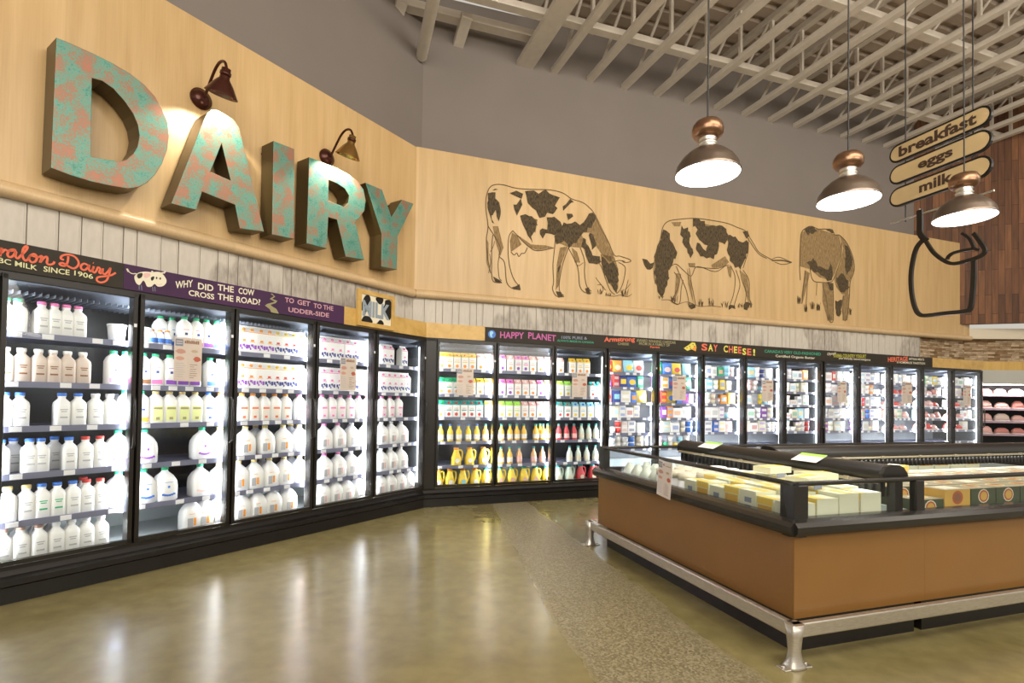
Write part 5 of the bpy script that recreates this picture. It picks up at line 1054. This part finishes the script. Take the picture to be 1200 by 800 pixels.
# frozen boxes: each its own object
YB = C_('box_cream', (.72, .74, .56)); YT = C_('lid_yellow', (.80, .58, .10)); DB = C_('box_dark_green', (.05, .07, .03)); PZ = C_('pizza_gold', (.62, .38, .08)); PR = C_('pizza_red', (.42, .10, .04)); BT = C_('box_buff', (.36, .32, .21))
def fbox(kind, w_, d_, h_):
    key = (kind, w_, d_, h_)
    if key in SMALL: return SMALL[key]
    P = []; e = .0012
    if kind == 'cream':
        P.append(('carton', MB().box(-w_/2, w_/2, -d_/2, d_/2, 0, h_, YB).mesh('carton'))); l = MB().box(-w_/2, w_/2, -d_*.1, d_*.25, h_, h_+e, YT)
        l.box(-w_*.2, w_*.22, -d_/2-e, -d_/2, h_-.07, h_-.04, SLATE); P.append(('print', l.mesh('print')))
    elif kind == 'photo':
        P.append(('carton', MB().box(-w_/2, w_/2, -d_/2, d_/2, 0, h_, YB).mesh('carton'))); l = MB().box(-w_*.47, w_*.47, -d_/2-e, -d_/2, h_-.04, h_-.004, YT).box(-w_*.42, w_*.42, -d_/2-e, -d_/2, h_-.10, h_-.045, PZ).box(-w_/2, w_/2, -d_*.5, -d_*.15, h_, h_+e, YT); P.append(('print', l.mesh('print')))
    elif kind == 'dark':
        P.append(('carton', MB().box(-w_/2, w_/2, -d_/2, d_/2, 0, h_, DB).mesh('carton'))); l = MB()
        for (cy_, r1, c_) in ((0, .42, CREAM), (0.0006, .36, PR), (.0012, .26, PZ)): l._add([(.12*r1*math.cos(k*PI/6), -d_/2-.001-cy_, h_-.048+.105*r1*math.sin(k*PI/6)) for k in range(12)], [tuple(range(12))], c_)
        l.box(-w_/2, w_/2, -d_/2, d_/2, h_, h_+e, BT)
        for (q, rr_, c_) in ((2*e, .3, CREAM), (3*e, .25, PZ), (4*e, .14, PR)): l.poly([(w_*rr_*math.cos(k*PI/6), d_*rr_*math.sin(k*PI/6)) for k in range(12)], h_+q, c_)
        P.append(('print', l.mesh('print')))
    elif kind == 'yellow':
        P.append(('carton', MB().box(-w_/2, w_/2, -d_/2, d_/2, 0, h_, PZ).mesh('carton'))); l = MB()
        for (cy_, r1, c_) in ((0, .4, PR), (.0006, .25, BRN)): l._add([(.12*r1*math.cos(k*PI/6), -d_/2-.001-cy_, h_-.048+.105*r1*math.sin(k*PI/6)) for k in range(12)], [tuple(range(12))], c_)
        l.box(-w_/2, w_/2, -d_/2, d_/2, h_, h_+e, BT).box(-w_*.3, w_*.3, -d_*.3, d_*.3, h_+e, h_+2*e, CREAM); P.append(('print', l.mesh('print')))
    elif kind == 'bag':
        P.append(('bag_body', MB().loft([(0, w_*.42, d_*.4, 3), (h_*.3, w_/2, d_/2, 2.6), (h_*.75, w_*.44, d_*.42, 2.4), (h_, w_*.15, d_*.15, 2)], 18, mat('frosted_bag', (.62, .68, .60), .35, var=.15, scale=20)).mesh('bag_body'))); P.append(('print', MB().box(-w_*.2, w_*.2, -d_/2-.004, -d_/2+.004, h_*.2, h_*.5, GREEN).mesh('print')))
    elif kind == 'pot':
        P.append(('tub_body', MB().loft([(0, w_*.42, w_*.42), (h_*.85, w_*.48, w_*.48)], 16, WHT).mesh('tub_body'))); P.append(('lid', MB().loft([(h_*.85, w_*.5, w_*.5), (h_, w_*.5, w_*.5)], 16, CREAM).mesh('lid')))
    SMALL[key] = P; return P
FNM = {'cream': ('frozen_box', 'cream frozen-food box', 'box'), 'photo': ('frozen_box', 'yellow picture box', 'box'), 'dark': ('pizza_box', 'dark green pizza box', 'box'), 'yellow': ('pizza_box', 'yellow pizza box', 'box'), 'bag': ('frozen_bag', 'frosted vegetable bag', 'bag'), 'pot': ('ice_cream_tub', 'white round tub', 'tub')}
def fput(kind, x, y, z, w_, d_, h_, rz, where, grp):
    nm, ds, cat = FNM[kind]; t = put(nm, fbox(kind, w_, d_, h_), ip(x, y, z), IRZ+rz, ds+', '+where, cat, grp); return t
# end freezer: boxes face the long tan side (rotate so that print looks left)
zf = .47; rr = random.Random(4); y = .15; i = 0
while y < 1.98:
    w_ = .135
    if y < 1.05:
        col = [('cream' if i % 2 == 0 else 'photo')]*1
        for c in range(4):
            kd = ('cream' if (i+c) % 2 == 0 else 'photo') if c else ('cream' if i % 2 == 0 else 'photo')
            h2 = .30+.012*c+rr.uniform(0, .02)
            fput(kd, .155+c*.165, y+rr.uniform(-.006, .006), zf, w_-.008, .15, round(h2, 2), -PI/2+rr.uniform(-.05, .05), '%s back, %s column from the glass, end freezer' % (ORD[i], ORD[c]), 'boxes in the end freezer')
    elif y < 1.5:
        for c in range(4): fput('pot', .15+c*.165, y, zf, .13, .13, .33, 0, '%s back, %s column, end freezer' % (ORD[i], ORD[c]), 'tubs in the end freezer')
    else:
        for c in range(4): fput('bag', .16+c*.17, y, zf, .16, .13, .31, -PI/2+rr.uniform(-.3, .3), '%s back, %s column, end freezer' % (ORD[i], ORD[c]), 'bags in the end freezer')
    y += w_; i += 1
# leaning boxes near the front glass of the end freezer
for k, (x, y, z, rz) in enumerate(((.40, .30, .842, .25), (.61, .42, .842, -.2), (.58, .74, .842, .1))):
    fput('cream', x, y, z, .20, .14, .04, rz, '%s of three lying on top, end freezer' % ORD[k], 'boxes lying on top in the end freezer')
# long freezer
for r_ in range(6):
    for c in range(13):
        x = 1.13+c*.235; y = .16+r_*.16
        if r_ == 0: kd = 'dark' if c not in (1, 7) else 'yellow'
        else: kd = 'dark' if (c+r_) % 4 else 'yellow'
        h_ = .33 if not (r_ == 0 and c == 0) else .28
        fput(kd, x, y, zf, .225, .145, h_ if r_ < 3 else h_-.03, 0, '%s from left, %s row back, long freezer' % (ORD[c], ORD[r_]), 'pizza boxes in the long freezer')
for c in range(3):
    fput(['yellow', 'dark', 'photo', 'dark'][c % 4], 1.35+c*.36, .98, zf+.305, .2, .13, .05, rr.uniform(-.3, .3), '%s of three lying flat at back, long freezer' % ORD[c], 'flat boxes at the back of the long freezer')
# frozen goods beyond the covers
for c in range(14):
    fput('photo' if c % 3 else 'cream', 1.1+c*.23, 1.72, zf, .21, .2, .34, 0, '%s from left, behind the grey cover' % ORD[c], 'boxes behind the grey cover')
# flyer hanging on the island's rail
p = ip(-.02, 0, .9); IWall = Wall(17.7, 0); IWall.d = IN.dot(IWall.n)-.012
a = IWall.at(776, 537); s0_, z0_ = a; b = IWall.at(797, 545); c_ = IWall.at(766, 589)
zt = .905; zb_ = .665
t = empty('sale_flyer', IWall.p(a[0], -.045, .645), IWall.rz, PI/2); t.rotation_euler = (PI/2, -.0, IWall.rz); tag(t, 'printed paper food flyer hanging askew from the island rail', 'poster')
pp, pr = flyer_mesh(.165, .255, R_); pw = obj('paper', pp, None, t); pk = obj('print', pr, None, t)
pp.materials.clear(); pp.materials.append(mat('bright_paper', (.78, .70, .66), .7))
for o_ in (pw, pk): o_.rotation_euler = (0, 0, -.10)
obj('tape', MB().box(.1, .19, .215, .245, .001, .003), mat('clear_tape', (.7, .65, .6), .2), t)

# ------------------------------------------------------------------ open meat case at the far right
mp = B.p(12.56, .10, 0); MW = Wall(94, 0); MD = Vector((math.sin(94*D2R), math.cos(94*D2R), 0)); mrz = math.atan2(MD.y, MD.x)
t = empty('meat_case', mp, mrz); tag(t, 'open multi-deck meat case beyond the last glass door', 'refrigerator'); LN = 4.5
obj('base', MB().prism([(-.05, 0), (-.05, .25), (0, .4), (.8, .4), (.8, 0)], 0, LN), M_BLACK, t); obj('back_panel', MB().box(0, LN, .75, .8, .4, 2.05), M_INNER, t); obj('end_panel', MB().box(0, .04, -.02, .8, .0, 2.05), M_BLACK, t)
obj('canopy', MB().prism([(.0, 1.80), (-.03, 2.07), (.8, 2.07), (.8, 1.95), (.05, 1.80)], 0, LN), mat('pale_canopy', (.50, .50, .46), .4), t)
MZ = [1.58, 1.30, 1.04, .78, .52]
for k, z in enumerate(MZ):
    so = obj('shelf', MB().box(.04, LN, .10+.0*k, .7, z-.02, z), M_INNER, t); obj('price_rail', MB().box(.04, LN, .088, .10, z-.03, z+.01), C_('rail_rose', (.35, .25, .30)), so)
obj('lamp_tube', MB().box(.1, LN-.1, .06, .08, 1.78, 1.795), M_LED, t)
l = bpy.data.lights.new('meat_lamp', 'AREA'); l.shape = 'RECTANGLE'; l.size = LN-.2; l.size_y = .1; l.energy = 75; l.color = (1, .88, .86); o = bpy.data.objects.new('meat_lamp', l); COL.objects.link(o); o.parent = t; o.location = (LN/2, -.0, 1.79); o.rotation_euler = (.45, 0, 0)
for k, z in enumerate(MZ[:4]):
    x = .18; i = 0
    while x < 2.9:
        c1, n1 = rr.choice([(LPINK, 'pale'), (C_('meat_rose', (.62, .25, .22)), 'rosy'), (C_('meat_cream', (.75, .60, .55)), 'creamy')]); w_ = rr.choice([.26, .32]); h_ = rr.choice([.13, .16])
        q = mp+MD*(x+w_/2)+Vector((-MD.y, MD.x, 0))*.2
        put('meat_tray', small('tray', c1, RED, w_, h_), Vector((q.x, q.y, z)), mrz+rr.uniform(-.1, .1), '%s meat tray, %s from left, %s of open meat case' % (n1, ORD[i], SHELF[k].replace(' deck', '')), 'meat', 'meat trays on the %s of the meat case' % SHELF[k]); x += w_+.02; i += 1
# wooden fascia above the meat case
t = empty('header_strip', mp+Vector((0, 0, 2.075)), mrz); tag(t, 'yellow pine strip above the open meat case', 'sign'); obj('panel', MB().box(0, LN, -.04, -.01, 0, .175), M_STRIP, t)
